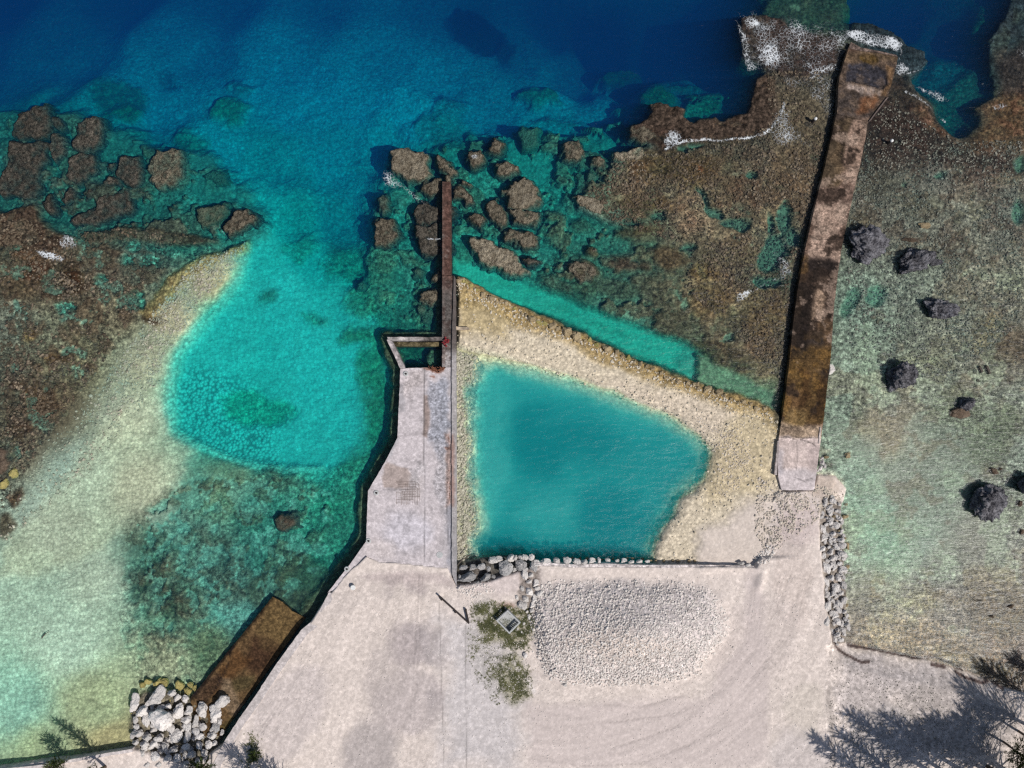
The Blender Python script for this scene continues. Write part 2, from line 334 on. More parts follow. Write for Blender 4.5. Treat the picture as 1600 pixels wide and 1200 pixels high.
layer([(385,398),(362,432),(335,468),(300,505),(270,545),(255,595),(255,645),(266,680),(296,700),(330,715),(380,728),(440,739),(500,735),(500,728),(430,728),(360,714),(300,690),(276,670),(268,640),(268,600),(282,552),(312,512),(345,474),(372,438)], z=-1.2, col=(95,172,152), soft=7, warp=4, amt=.55, spk=.3, cob=.6)
layer([(340,392),(384,380),(382,398),(360,430),(310,482),(283,527),(262,560),(252,640),(270,682),(300,704),(260,760),(160,860),(60,900),(0,900),(0,860),(90,760),(200,600),(260,500)], z=-.26, col=(164,172,150), soft=12, warp=10, amt=.5)
layer([(270,425),(300,405),(385,368),(380,392),(330,412),(285,450),(262,470),(240,480)], z=-0.25, col=(135,125,80), soft=7, spk=.7, cob=.8, rlf=.2, amt=.8)
layer([(215,490),(240,462),(262,430),(275,440),(250,475),(230,500)], z=-0.2, col=(150,115,60), soft=5, spk=.7, cob=.8, rlf=.25, amt=.8)
for e, c in [(ell(112,440,24,20), (62,42,28)), (ell(60,425,30,14,10), (75,50,36)), (ell(40,400,24,12), (95,72,55)), (ell(235,500,14,7), (70,48,35)), (ell(25,600,14,10), (70,55,42)),
             (ell(15,650,12,22), (65,48,38)), (ell(25,672,20,12), (75,58,46)), (ell(25,775,8,16,25), (70,50,36)), (ell(8,820,14,22), (72,68,56)), (ell(50,625,16,24), (85,70,54)), (ell(85,560,20,9), (95,80,55)), (ell(45,525,12,7), (135,110,70))]:
    layer(e, z=-0.1, col=c, soft=6, warp=9, amt=.85, spk=.8)
for e in [ell(205,382,12,9), ell(230,408,17,13), ell(195,405,10,9), ell(28,380,11,14), ell(208,470,14,16), ell(100,480,14,9), ell(250,390,26,7,15), ell(120,357,9,5), ell(155,440,10,8), ell(205,360,20,5)]:
    layer(e, z=-1.1, col=(60,120,108), soft=4, warp=8, spk=.25, cob=.2, rlf=.05)
for e in [ell(235,905,20,30), ell(335,850,34,14,-10), ell(350,905,26,30,40), ell(300,880,12,8), ell(385,800,24,12), ell(340,760,34,12,-20), ell(425,750,36,9,5), ell(280,945,20,22), ell(250,1000,30,8,30)]:
    layer(e, z=-0.7, col=(62,60,50), soft=16, warp=22, amt=.5, spk=1.0, cob=.6, rlf=.35)
layer(ell(440,925,62,34), z=-0.9, col=(52,72,62), soft=8, warp=8, spk=.6, amt=.8)
layer(ell(475,900,42,26), z=-1.1, col=(38,78,66), soft=8, warp=8, spk=.5, amt=.7)
# deep coral mounds under the blue water
for cx, cy, rx, ry, a, zz, c in [(170,140,48,30,20,-7,(0,60,70)),(175,165,30,16,0,-5.5,(5,72,72)),(245,110,16,14,0,-9,(0,55,85)),(345,160,32,20,10,-5,(5,78,72)),(365,125,24,10,0,-6.5,(0,70,85)),(290,215,32,18,30,-4.5,(5,78,76)),(335,278,20,12,0,-3,(30,85,75)),
                        (740,30,52,32,35,-13,(0,35,62)),(790,60,20,22,0,-12,(0,38,68)),(705,160,26,16,0,-6,(0,78,95)),(980,97,38,17,0,-7,(0,52,62)),(840,132,30,16,15,-5.5,(0,70,72)),(875,180,38,7,0,-5.5,(0,75,90)),(1030,145,30,14,10,-4.5,(8,62,62)),(1080,130,26,12,0,-5,(0,55,65)),
                        (970,165,9,16,0,-5,(0,60,68)),(1000,160,12,10,0,-4,(0,55,58)),(670,190,30,14,20,-5,(0,85,98)),(700,230,44,10,-10,-3.8,(5,85,88)),(730,225,14,26,20,-3.4,(10,80,76)),(870,330,10,9,0,-2,(15,75,68)),(540,410,40,26,0,-3.6,(5,92,86)),(465,385,18,30,10,-3.6,(10,108,98)),(410,462,14,9,0,-2.4,(10,80,72)),
                        (600,420,26,20,0,-2,(25,88,76)),(565,470,34,24,30,-2.4,(15,90,76)),(555,520,28,14,0,-2.4,(10,88,70)),(490,500,16,8,20,-2.6,(10,98,84)),(400,640,60,28,10,-3.6,(0,122,100)),(585,560,20,50,10,-2.8,(8,98,80)),(595,650,24,60,0,-2.6,(15,95,78)),
                        (855,215,16,14,0,-3,(25,85,75)),(905,255,10,7,0,-2.5,(10,75,72)),(885,205,16,8,0,-4,(10,88,90)),(1060,190,5,5,0,-1,(60,50,40)),(1130,165,30,9,0,-4,(0,62,66)),(680,175,12,10,0,-5,(0,80,92)),
                        (640,300,34,14,10,-2.0,(25,90,85)),(600,440,26,28,0,-1.8,(30,88,75)),(670,470,20,26,0,-1.9,(35,88,78)),(700,400,20,40,0,-2.2,(20,90,78)),(735,395,24,20,0,-2,(20,85,70)),(1090,90,30,20,0,-12,(0,42,70))]:
    layer(ell(cx, cy, rx, ry, a), z=zz, col=c, soft=10, warp=14, amt=.72, spk=.6, cob=.3, rlf=.35, zref=min(0, round(zz * .6)) * 1.0)
for e in [ell(675,140,40,14,20), ell(640,190,22,14,40), ell(600,250,20,9,60), ell(470,290,60,10,30)]:
    layer(e, zadd=.8, soft=14, warp=14, amt=.8)
# shelves and broken reef round the standing rocks
layer([(0,160),(110,165),(240,215),(310,225),(350,270),(410,325),(395,370),(290,385),(0,340),(-200,340),(-200,160)], z=-1.5, col=(24,84,80), soft=18, warp=18, amt=.75)
patchy([(0,165),(110,170),(230,225),(290,232),(350,300),(390,350),(360,372),(200,362),(0,320)], .02, 4.2, -.9, (38,68,60), 230)
patchy([(0,200),(100,180),(160,200),(160,260),(100,300),(60,330),(0,330)], -.05, 3.4, -.45, (58,56,50), 233, .8)
patchy([(90,270),(220,290),(300,330),(370,345),(340,372),(200,360),(70,350)], .0, 3.0, -.2, (64,56,48), 236, .85)
layer([(572,300),(600,232),(690,212),(790,190),(880,200),(960,190),(960,300),(890,420),(830,440),(720,402),(692,440),(688,520),(640,520),(585,480),(568,400)], z=-1.7, col=(18,100,92), soft=30, warp=14, amt=.6)
patchy([(575,300),(605,235),(690,218),(790,195),(960,200),(950,300),(880,420),(820,430),(720,400),(688,440),(680,515),(590,480)], .10, 2.8, -1.1, (40,76,64), 240, .8)
patchy([(640,275),(720,270),(745,320),(700,340),(640,320)], .0, 2.2, -.6, (52,66,54), 243, .8)
patchy([(640,400),(690,400),(690,520),(650,520)], .05, 2.2, -.9, (48,80,66), 246, .8)
patchy([(850,200),(980,170),(975,240),(945,300),(890,330),(860,260)], .02, 2.8, -1.0, (40,70,62), 249, .85)
patchy([(980,150),(1060,120),(1180,130),(1180,180),(1080,190),(1000,180)], .08, 3.5, -3.4, (16,62,58), 252, .8)
patchy([(560,380),(640,380),(640,470),(570,500)], .05, 3.0, -1.6, (34,88,74), 255, .7)
patchy([(190,820),(260,760),(330,740),(440,742),(520,770),(500,850),(430,930),(330,950),(220,970),(180,900)], .06, 3.2, -.75, (58,60,48), 258, .55)
patchy([(190,840),(270,850),(290,940),(230,970),(185,920)], -.1, 2.4, -.7, (52,46,40), 261, .3)
patchy([(200,820),(300,740),(520,760),(510,880),(430,950),(250,1000)], .04, 1.7, -1.4, (66,128,118), 264, .75, spk=.4)
# reef flat west
RLF[:] = np.where((Z > -1.5) & (U0 < 400) & (V0 < 700), np.maximum(RLF, .22), RLF)
REEFW = [(-400,200),(0,318),(45,312),(72,352),(120,358),(150,350),(200,352),(240,362),(290,366),(345,372),(300,400),(262,425),(235,450),(215,490),(190,530),(150,580),(90,640),(60,700),(20,790),(-400,900)]
layer(REEFW, zadd=0.05, soft=6, rlf=.24, spk=.95, cob=.55)
layer([(0,330),(50,318),(70,352),(120,372),(80,395),(0,385),(-100,380),(-100,300)], z=-.05, col=(72,60,50), soft=5, spk=1, rlf=.28)
layer([(120,360),(200,354),(300,362),(340,374),(290,385),(200,372),(140,378)], z=-.15, col=(64,58,48), soft=5, spk=1, rlf=.28, amt=.8)
# the big reef platform in the east
REEFE = [(980,195),(1002,190),(1015,175),(1020,160),(1035,157),(1050,166),(1072,170),(1070,184),(1085,190),(1095,182),(1115,178),(1130,187),(1150,180),(1168,176),(1176,150),(1182,120),(1195,112),(1190,100),(1160,90),(1155,22),(1195,20),(1230,26),(1290,32),(1334,28),(1365,30),(1402,46),(1422,66),(1447,76),(1455,95),(1446,112),(1430,122),(1440,148),(1465,185),(1490,214),(1518,216),(1534,192),(1526,168),(1560,150),(1546,105),(1545,60),(1570,20),(1590,-60),(2600,-60),(2600,1095),(1600,1082),(1300,1000),(1300,780),(1260,700),(1222,620),(1170,560),(1148,520),(1128,490),(1090,482),(1070,470),(1064,440),(1085,425),(1075,390),(1050,386),(1030,372),(1010,374),(985,374),(968,352),(938,342),(905,326),(895,304),(938,290),(950,285),(948,266),(958,258),(955,234),(1000,232),(1010,222),(982,212)]
sdr = poly_sd(U0 + 5 * NA + 3 * TW, V0 + 5 * NB_, REEFE)
m = sstep(-6, 6, sdr); lift = np.maximum(Z, -0.32 + 0.06 * NC)
lift = np.where((V0 < 120) & (U0 > 1180) & (U0 < 1335) & (V0 < 45), np.maximum(Z, -1.2), lift)
far_ = (V0 > 1085)
Z = Z * (1 - m) + lift * m
SPK = SPK * (1 - m) + .95 * m; RLF = RLF * (1 - m) + .16 * m; COB = COB * (1 - m) + .45 * m
patchy([(840,400),(1000,395),(1070,385),(1070,450),(1140,510),(1215,600),(1180,600),(1090,548),(960,490),(850,448)], .0, 3.0, -.3, (80,72,58), 270)
patchy([(850,320),(960,350),(1060,385),(1060,440),(960,400),(860,400)], .08, 2.6, -.5, (66,70,56), 273)
patchy([(840,400),(1070,400),(1200,600),(960,500)], .22, 1.8, -1.3, (60,118,104), 276, .7, spk=.5)
patchy(REEFE, .16, 5.5, -.12, (84,70,56), 280, .4, rlf=.2)
patchy([(940,240),(1220,220),(1300,250),(1240,500),(1210,590),(1090,480),(1060,380),(900,320)], .14, 4.5, -.14, (128,110,88), 283, .6, rlf=.12)
patchy([(940,240),(1220,220),(1300,250),(1240,500),(1210,590),(1090,480),(1060,380),(900,320)], .10, 2.4, -.10, (74,56,44), 286, .5, rlf=.2)
patchy([(1000,300),(1290,240),(1240,500),(1100,470)], .30, 3.0, -.8, (58,100,88), 289, .7, spk=.4, rlf=.08)
patchy([(1335,210),(1500,225),(1600,250),(1600,420),(1450,400),(1335,340)], .02, 1.9, -.14, (62,52,44), 292, .6)
patchy([(1480,250),(1600,260),(1600,760),(1480,700),(1440,560),(1500,420)], .12, 2.6, -.2, (74,74,60), 295, .6, rlf=.12)
patchy([(1330,420),(1600,420),(1600,1000),(1330,980)], .14, 6.5, -.4, (122,140,120), 298, .5, spk=.4, rlf=.06)
patchy([(1340,900),(1600,880),(1600,1060),(1340,1000)], .06, 3.6, -.2, (104,90,66), 301, .5, rlf=.08)
patchy([(0,370),(200,370),(260,420),(150,580),(0,760)], .08, 3.0, -.12, (60,48,38), 304, .75)
patchy([(0,370),(200,370),(260,420),(150,580),(0,760)], .26, 2.6, -.8, (72,118,108), 307, .75, spk=.35, rlf=.08)
sel = np.where((U0 > 1400) & (U0 < 1700) & (V0 > 300) & (V0 < 760))[0]
rg_ = np.abs(fbm(X[sel], Y[sel], 3.2, 4, 310)); m_ = (1 - sstep(.0, .022, rg_)) * .75 * sstep(1400, 1490, U0[sel]) * sstep(-.3, .3, fbm(X[sel], Y[sel], 9, 2, 313))
COL[sel] = COL[sel] * (1 - m_[:, None]) + np.array((58,60,48.)) * m_[:, None]; Z[sel] -= .12 * m_
# its raised brown rim and the dark drop beyond it
layer([(980,195),(1002,190),(1015,175),(1020,160),(1035,157),(1050,166),(1072,170),(1070,184),(1085,190),(1115,178),(1130,187),(1168,176),(1182,120),(1210,112),(1215,150),(1225,165),(1195,210),(1140,215),(1080,220),(1040,232),(1010,222),(982,212)], z=.12, col=(70,58,49), soft=5, spk=1, rlf=.3)
layer([(1155,22),(1200,20),(1260,50),(1310,60),(1310,110),(1260,120),(1200,112),(1185,80),(1160,60)], z=.05, col=(60,50,46), soft=7, spk=.9, rlf=.3)
for e, c in [(ell(1060,260,60,26,10), (92,62,42)), (ell(1010,265,34,22), (98,76,56)), (ell(1030,320,60,10,5), (88,72,48)), (ell(1090,330,40,34), (118,102,86)), (ell(1130,300,40,30), (100,82,66)), (ell(1250,190,40,60), (88,82,68)), (ell(1230,280,40,50), (96,84,68)),
             (ell(1040,215,20,9), (66,48,40)), (ell(1010,362,26,10), (82,70,48)), (ell(1170,300,20,30), (88,70,58)), (ell(1110,470,34,26), (92,82,58)), (ell(1200,500,30,60,10), (98,86,64)), (ell(1150,400,50,20), (88,84,66))]:
    layer(e, z=-.12, col=c, soft=12, warp=12, amt=.7)
for e in [ell(1172,275,10,7), ell(1100,305,6,22,-30), ell(1118,332,18,8,30), ell(1032,335,10,6), ell(985,345,14,5), ell(1205,350,8,18), ell(1210,395,22,30,20), ell(1200,440,20,10), ell(1225,340,10,30), ell(1075,385,16,5), ell(1150,350,24,8), ell(1065,232,9,5), ell(1088,225,16,4), ell(1240,370,10,14)]:
    layer(e, z=-1.2, col=(55,100,88), soft=4, warp=9, spk=.4, cob=.2, rlf=.08, amt=.85)
for e, zz, c in [(ell(915,420,30,16,15), .0, (78,70,56)), (ell(925,392,10,8), .1, (80,68,52)), (ell(975,412,22,9,15), 0, (66,56,48)), (ell(1050,402,30,14,10), 0, (80,70,54)), (ell(1005,415,9,6), 0, (62,55,46)), (ell(970,365,12,8), -.2, (72,72,56)), (ell(1020,448,36,22,20), -.5, (68,72,60)), (ell(965,450,40,16,15), -.6, (52,70,60)), (ell(1070,510,50,22,30), -.5, (64,66,54)),
                 (ell(1135,560,50,18,25), -.4, (68,62,48)), (ell(870,440,28,12,20), -.7, (48,78,68)), (ell(920,450,24,12,20), -.7, (48,74,62)), (ell(1040,540,30,10,25), -.5, (76,80,60)), (ell(910,350,16,12), -1.2, (42,78,68)), (ell(1100,425,20,12), -.1, (100,86,56)), (ell(900,405,12,10),-1.,(40,75,68))]:
    layer(e, z=zz, col=c, soft=6, warp=10, amt=.8, spk=.95, cob=.5, rlf=.3)
# dredged trench outside the bank
layer([(712,402),(735,405),(800,430),(860,452),(960,493),(1020,514),(1092,546),(1106,566),(1092,600),(1060,580),(980,548),(900,508),(830,482),(780,465),(735,445),(712,432)], z=-2.6, col=(0,138,124), soft=7, warp=4, spk=.2, cob=.2, rlf=.1)
for e in [ell(830,450,12,6,20), ell(790,440,14,5,20), ell(950,510,40,6,22), ell(880,480,30,5,22), ell(1010,560,24,5,24)]:
    layer(e, z=-2.6, col=(0,118,104), soft=6, warp=8, amt=.6)
layer(ell(1092,572,22,26), z=-1.7, soft=20, warp=3)
layer([(1094,552),(1130,572),(1180,598),(1222,618),(1220,650),(1200,636),(1150,615),(1085,600)], z=-.9, col=(75,112,92), soft=5, spk=.5, cob=.3, rlf=.08)
# dark weed beside the jetty head, inlet
layer([(1350,195),(1390,150),(1400,112),(1420,118),(1432,150),(1440,180),(1480,225),(1540,230),(1600,245),(1600,275),(1500,262),(1420,240),(1370,240),(1345,270)], col=(50,40,36), soft=14, warp=14, amt=.75, spk=1)
layer([(1440,165),(1480,205),(1495,222),(1450,200),(1425,170)], z=.1, col=(112,84,66), soft=7, warp=6, amt=.8)
layer([(1520,165),(1560,150),(1600,130),(1600,235),(1560,225),(1530,215),(1540,190)], z=.05, col=(98,72,54), soft=10, warp=8, amt=.75)
layer([(1600,60),(1560,100),(1568,148),(1610,150)], z=.0, col=(52,48,46), soft=10, amt=.8)
layer([(1195,-60),(1335,-60),(1334,30),(1300,45),(1240,40),(1200,15)], z=-1.1, col=(44,58,52), soft=14, warp=20, amt=.9)
for e in [ell(1245,5,8,6), ell(1410,285,3,3), ell(1472,273,8,6), ell(1595,255,8,14), ell(1370,460,16,20,30), ell(1330,470,10,24,20), ell(1595,330,10,20)]:
    layer(e, z=-.9, col=(70,112,95), soft=5, warp=6, spk=.4, amt=.8)
for e, c in [(ell(1590,540,26,18,30), (78,60,48)), (ell(1545,520,14,30,40), (118,108,82)), (ell(1580,660,22,30), (78,88,72)), (ell(1540,690,30,40), (88,100,82)), (ell(1500,640,40,30), (95,105,88)), (ell(1555,735,14,10), (88,78,60)), (ell(1590,800,14,20), (85,92,78)),
             (ell(1370,290,24,34), (62,62,54)), (ell(1440,320,40,20), (78,80,68)), (ell(1345,350,14,20), (80,74,58)), (ell(1440,940,40,18), (132,130,104)), (ell(1400,985,60,22,8), (146,134,108)), (ell(1560,960,50,40), (98,90,72)), (ell(1480,1010,60,16,6), (120,106,86)), (ell(1530,1040,60,12,10), (108,88,66)), (ell(1365,668,30,22), (132,128,110)), (ell(1395,700,16,20,30), (130,125,108)), (ell(1430,570,40,9), (115,120,96))]:
    layer(e, col=c, soft=14, warp=14, amt=.6)
layer([(1320,770),(1380,800),(1420,860),(1400,900),(1350,880),(1328,840)], z=-.75, col=(118,146,126), soft=20, warp=14, amt=.5)
layer([(1300,670),(1420,640),(1540,700),(1560,860),(1420,900),(1340,930),(1325,760)], spk=.4, cob=.3, rlf=.08, soft=30)
# pool and rubble bank -------------------------------------------------------
BANK = [(712,428),(735,438),(770,456),(820,480),(880,508),(940,535),(1000,562),(1060,590),(1110,603),(1160,623),(1200,635),(1222,655),(1222,770),(1300,790),(1300,900),(712,900)]
layer(BANK, z=.55, col=(210,196,172), soft=5, warp=4, spk=.35, cob=.25, rlf=.08, zref=.5)
layer([(712,428),(735,438),(770,456),(820,480),(880,508),(940,535),(1000,562),(1060,590),(1110,603),(1160,623),(1200,635),(1222,655),(1200,650),(1160,634),(1110,615),(1060,602),(1000,575),(940,548),(880,522),(820,494),(770,468),(735,450),(712,440)], z=.35, col=(96,78,50), soft=4, warp=7, spk=.9, zref=.5, amt=.8)
layer([(712,430),(735,440),(770,458),(880,510),(1000,564),(1110,603),(1200,635),(1220,655),(1220,690),(1190,655),(1100,625),(1000,590),(880,535),(800,505),(750,480),(712,480)], z=.5, col=(158,134,88), soft=9, warp=8, spk=.7, zref=.5, amt=.85)
layer([(712,455),(760,470),(800,500),(790,530),(740,520),(712,520)], col=(176,156,112), soft=14, warp=8, zref=.5, amt=.7)
layer([(1140,640),(1215,650),(1215,740),(1180,770),(1100,790),(1090,760),(1110,710)], col=(192,175,140), soft=18, warp=14, zref=.5, amt=.7)
layer([(1045,660),(1100,690),(1150,640),(1080,620),(1000,600),(930,590),(960,620)], col=(208,192,172), soft=14, warp=10, zref=.5, amt=.7)
layer([(1085,830),(1130,815),(1170,780),(1215,770),(1300,770),(1300,900),(1085,900)], z=.9, col=(212,198,186), soft=14, warp=10, spk=.14, cob=.1, rlf=.04, zref=.5)
layer([(712,540),(745,548),(800,562),(870,585),(940,608),(1000,632),(1050,652),(1092,682),(1108,712),(1098,745),(1080,768),(1056,782),(1054,802),(1032,825),(1024,850),(1020,885),(712,885)], z=-.16, col=(176,180,152), soft=8, warp=5, spk=.45, cob=.5, rlf=.08)
POOL = [(758,578),(800,580),(870,598),(950,625),(1020,652),(1075,684),(1098,710),(1092,738),(1052,768),(1044,795),(1020,822),(1008,850),(1004,890),(776,892),(766,860),(757,790),(751,680)]
layer(POOL, z=-2.9, col=(0,146,148), soft=22, warp=4, spk=.05, cob=0.02, rlf=.03, zsoft=30)
for e, c, zz in [(ell(880,680,110,36,15), (0,112,120), -3.5), (ell(840,690,40,60), (0,108,116), -3.7), (ell(770,640,24,60), (0,156,154), -2.2), (ell(860,800,60,26), (0,156,156), -2.3), (ell(770,740,20,50), (0,158,156), -2.1), (ell(950,810,50,50), (0,112,122), -3.6), (ell(1000,720,60,30), (0,134,138), -2.9), (ell(790,850,40,14), (0,112,120), -3.5), (ell(860,650,20,20),(0,130,136),-3)]:
    layer(e, z=zz, col=c, soft=26, warp=16, amt=1.0, zsoft=26)
for ln, wd, zz, c in (([(603,528),(624,578),(618,684),(598,724),(572,766),(568,846),(545,878),(508,926),(470,975)], 14, -.4, (34,84,66)), ([(688,285),(688,530)], 7, -.4, (34,66,54)), ([(605,524),(690,524)], 6, -.5, (30,84,66)), ([(1326,75),(1308,130),(1304,185),(1278,300),(1240,500),(1216,660)], 9, -.3, (62,60,50))):  # bed raised beside dock and walls so their shadows reach less far
    d = line_d(U0 + 4 * NA, V0 + 4 * NB_, ln); m_ = 1 - sstep(wd * .5, wd * 1.6, d); Z = Z * (1 - m_) + np.maximum(Z, zz) * m_; COL = COL * (1 - .8 * m_[:, None]) + np.array(c, float) * .8 * m_[:, None]
layer([(620,535),(690,535),(690,575),(636,575)], z=-2.4, col=(0,72,66), soft=4); layer([(668,540),(692,540),(692,578),(664,578),(662,565)], z=-.9, col=(40,78,66), soft=4, spk=.9)
# land ------------------------------------------------------------------------
LAND = [(572,868),(590,876),(640,880),(700,886),(713,912),(760,905),(830,880),(900,884),(1000,884),(1180,886),(1192,870),(1200,840),(1215,770),(1272,766),(1283,742),(1312,744),(1330,765),(1326,784),(1314,800),(1312,850),(1322,900),(1320,960),(1324,1006),(1380,1021),(1450,1034),(1520,1052),(1560,1072),(1600,1085),(1800,1120),(3200,1300),(60000,30000),(60000,90000),(-60000,90000),(-60000,30000),(-800,1330),(0,1201),(205,1174),(300,1200),(345,1165),(376,1130),(512,930),(548,888)]
layer([(205,1176),(204,1095),(225,1082),(262,1080),(290,1085),(330,1110),(352,1120),(345,1165),(300,1205)], z=.25, col=(120,112,96), soft=5, warp=3, spk=.8)
sdl = poly_sd(*[a + w_ for a, w_ in zip(PIX(X, Y, 1.7), (1.5 * NA, 1.5 * NB_))], LAND)
Ul, Vl = PIX(X, Y, 1.7)
zl = np.full(len(X), 1.72)
# gentle beach slopes where the sand meets the water; walls elsewhere
east = line_d(Ul, Vl, [(1326,790),(1318,850),(1326,900),(1324,1005),(1380,1021),(1450,1034),(1520,1052),(1600,1085),(1800,1120)])
zl = np.minimum(zl, 0.1 + east / np.where(Vl < 1010, 16.0, 22.0))
spit = line_d(Ul, Vl, [(1283,742),(1312,744),(1330,765),(1326,784)])
zl = np.minimum(zl, 0.15 + spit / 30.0)
bk = line_d(Ul, Vl, [(1190,884),(1192,870),(1200,840),(1215,770),(1272,766)]); zl = np.minimum(zl, .88 + bk / 70.0 + 3 * sstep(868, 884, Vl) * (Ul < 1260))
dk = line_d(Ul, Vl, [(500,926),(560,896),(640,884),(712,900)]); zl = np.where((Ul < 716) & (Vl < 1100), np.minimum(zl, 1.36 + dk / 130.0), zl)
zl = np.where((Ul < 330) & (Vl > 1150), np.minimum(zl, 1.0), zl)
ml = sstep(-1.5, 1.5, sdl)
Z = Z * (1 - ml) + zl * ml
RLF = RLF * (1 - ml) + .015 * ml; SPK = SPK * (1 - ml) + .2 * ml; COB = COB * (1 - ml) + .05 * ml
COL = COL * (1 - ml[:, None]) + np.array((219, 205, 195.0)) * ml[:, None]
def paint(poly, col, soft=10, warp=8, amt=1, spk=None, cob=None, rlf=None, zadd=None):
    layer(poly, col=col, soft=soft, warp=warp, amt=amt, spk=spk, cob=cob, rlf=rlf, zadd=zadd, zref=1.7)
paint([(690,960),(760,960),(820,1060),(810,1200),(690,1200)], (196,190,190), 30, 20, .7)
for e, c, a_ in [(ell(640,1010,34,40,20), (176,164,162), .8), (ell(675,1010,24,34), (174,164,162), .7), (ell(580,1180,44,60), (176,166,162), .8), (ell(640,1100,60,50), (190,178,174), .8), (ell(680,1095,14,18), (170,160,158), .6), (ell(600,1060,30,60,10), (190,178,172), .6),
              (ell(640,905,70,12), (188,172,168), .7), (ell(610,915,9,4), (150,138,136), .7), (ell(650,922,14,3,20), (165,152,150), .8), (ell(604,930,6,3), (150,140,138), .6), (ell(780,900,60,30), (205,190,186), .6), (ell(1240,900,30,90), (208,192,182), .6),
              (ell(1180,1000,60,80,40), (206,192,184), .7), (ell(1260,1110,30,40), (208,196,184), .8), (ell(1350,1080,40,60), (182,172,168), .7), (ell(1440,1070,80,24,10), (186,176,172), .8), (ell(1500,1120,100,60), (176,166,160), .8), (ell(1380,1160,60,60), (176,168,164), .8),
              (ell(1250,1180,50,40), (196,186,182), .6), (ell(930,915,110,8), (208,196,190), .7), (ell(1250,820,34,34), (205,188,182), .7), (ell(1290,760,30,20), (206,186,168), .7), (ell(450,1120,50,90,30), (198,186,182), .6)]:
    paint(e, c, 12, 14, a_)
layer([(1345,990),(1600,1040),(1600,1082),(1500,1048),(1440,1030),(1330,1012)], col=(152,132,98), soft=10, warp=6, amt=.3, zref=0.0)
paint([(1180,880),(1200,1000),(1200,1200),(830,1200),(820,1100),(1100,1090),(1160,1000),(1165,900)], (204,190,184), 10, 8, .8, spk=.1)
# dark strand lines of weed on the little beach
for pts, wd in [([(1304,1003),(1318,1020),(1336,1030),(1348,1036),(1362,1036)], 2.2), ([(1332,1012),(1375,1020),(1410,1026),(1440,1033),(1470,1032),(1495,1040),(1512,1050)], 2.4), ([(1462,1043),(1482,1046)], 3.0), ([(1500,1052),(1515,1062),(1540,1070),(1558,1068),(1575,1080)], 2.6)]:
    d = line_d(Ul + 2.5 * NA + 2 * TW, Vl + 2.5 * NB_, pts); mm = (1 - sstep(wd * .6, wd * 1.3, d)) * .85
    COL = COL * (1 - mm[:, None]) + np.array((78, 62, 58.0)) * mm[:, None]; SPK = np.maximum(SPK, mm * .6)
d = line_d(Ul + 6 * NA, Vl + 6 * NB_, [(1296,1080),(1300,1200)]); mm = (1 - sstep(2, 6, d)) * .35
COL = COL * (1 - mm[:, None]) + np.array((130, 122, 116.0)) * mm[:, None]
SPK = np.where((Ul > 1290) & (Vl > 1000) & (ml > .5), np.maximum(SPK, .38), SPK)
# vehicle tracks, pressed into the sand
TR = np.zeros(len(X))
for pts in [[(1192,1148),(1250,1110),(1310,1060),(1360,1000),(1385,950),(1400,900)], [(1240,900),(1215,960),(1205,1020)], [(1225,900),(1195,1000)], [(1180,920),(1170,1000),(1120,1060),(1060,1090)], [(1195,940),(1180,1020),(1130,1080),(1050,1120)], [(1215,1020),(1150,1100),(1090,1160),(1000,1195)],
            [(1200,980),(1140,1075),(1060,1135),(960,1170)], [(615,1000),(600,1040),(560,1200)], [(580,985),(600,1000),(618,970),(630,900)], [(560,900),(470,1050),(400,1160)], [(580,900),(520,1010),(460,1150)], [(630,920),(600,1060),(560,1180)], [(660,900),(655,1000),(640,1200)], [(850,1095),(1000,1105),(1100,1080),(1170,1010)], [(840,1110),(950,1130),(1060,1115)],
            [(1215,1105),(1160,1125),(1110,1150)], [(720,1150),(830,1110)], [(800,1180),(900,1195),(1010,1195)], [(1245,930),(1230,1030),(1190,1120)]]:
    q = [(a if a < 1270 else a - 130, b_) for a, b_ in pts]
    for off in (0, 5.5):
        d = line_d(Ul + off + 2 * NA, Vl + 2 * NB_, q); TR = np.maximum(TR, np.exp(-(d / 1.2) ** 2) * (0.45 + 0.55 * sstep(-.2, .3, NC)) * (.6 + .4 * np.sin(Ul * .9 + Vl * 1.3)))
TR *= (ml > .9)
Z -= .055 * TR; COL = COL * (1 - .15 * TR[:, None])
c0_ = P(870, 800, 1.7); dx_, dy_ = X - c0_.x, Y - c0_.y; rr_ = np.hypot(dx_, dy_); th_ = np.arctan2(dy_, dx_)
sA = fbm(rr_ / .55, th_ * 2.4, 1.0, 4, 500); ux_ = X * .94 - Y * .34; uy_ = X * .34 + Y * .94; sB = fbm(ux_ / .6, uy_ / 14, 1.0, 4, 510)
st_ = sA * sstep(760, 860, Ul) + sB * (1 - sstep(700, 780, Ul)); st_ *= (ml > .9) * (Vl > 900) * (np.abs(X) < 200)
COL = COL * (1 + .055 * st_[:, None]); Z += .02 * st_
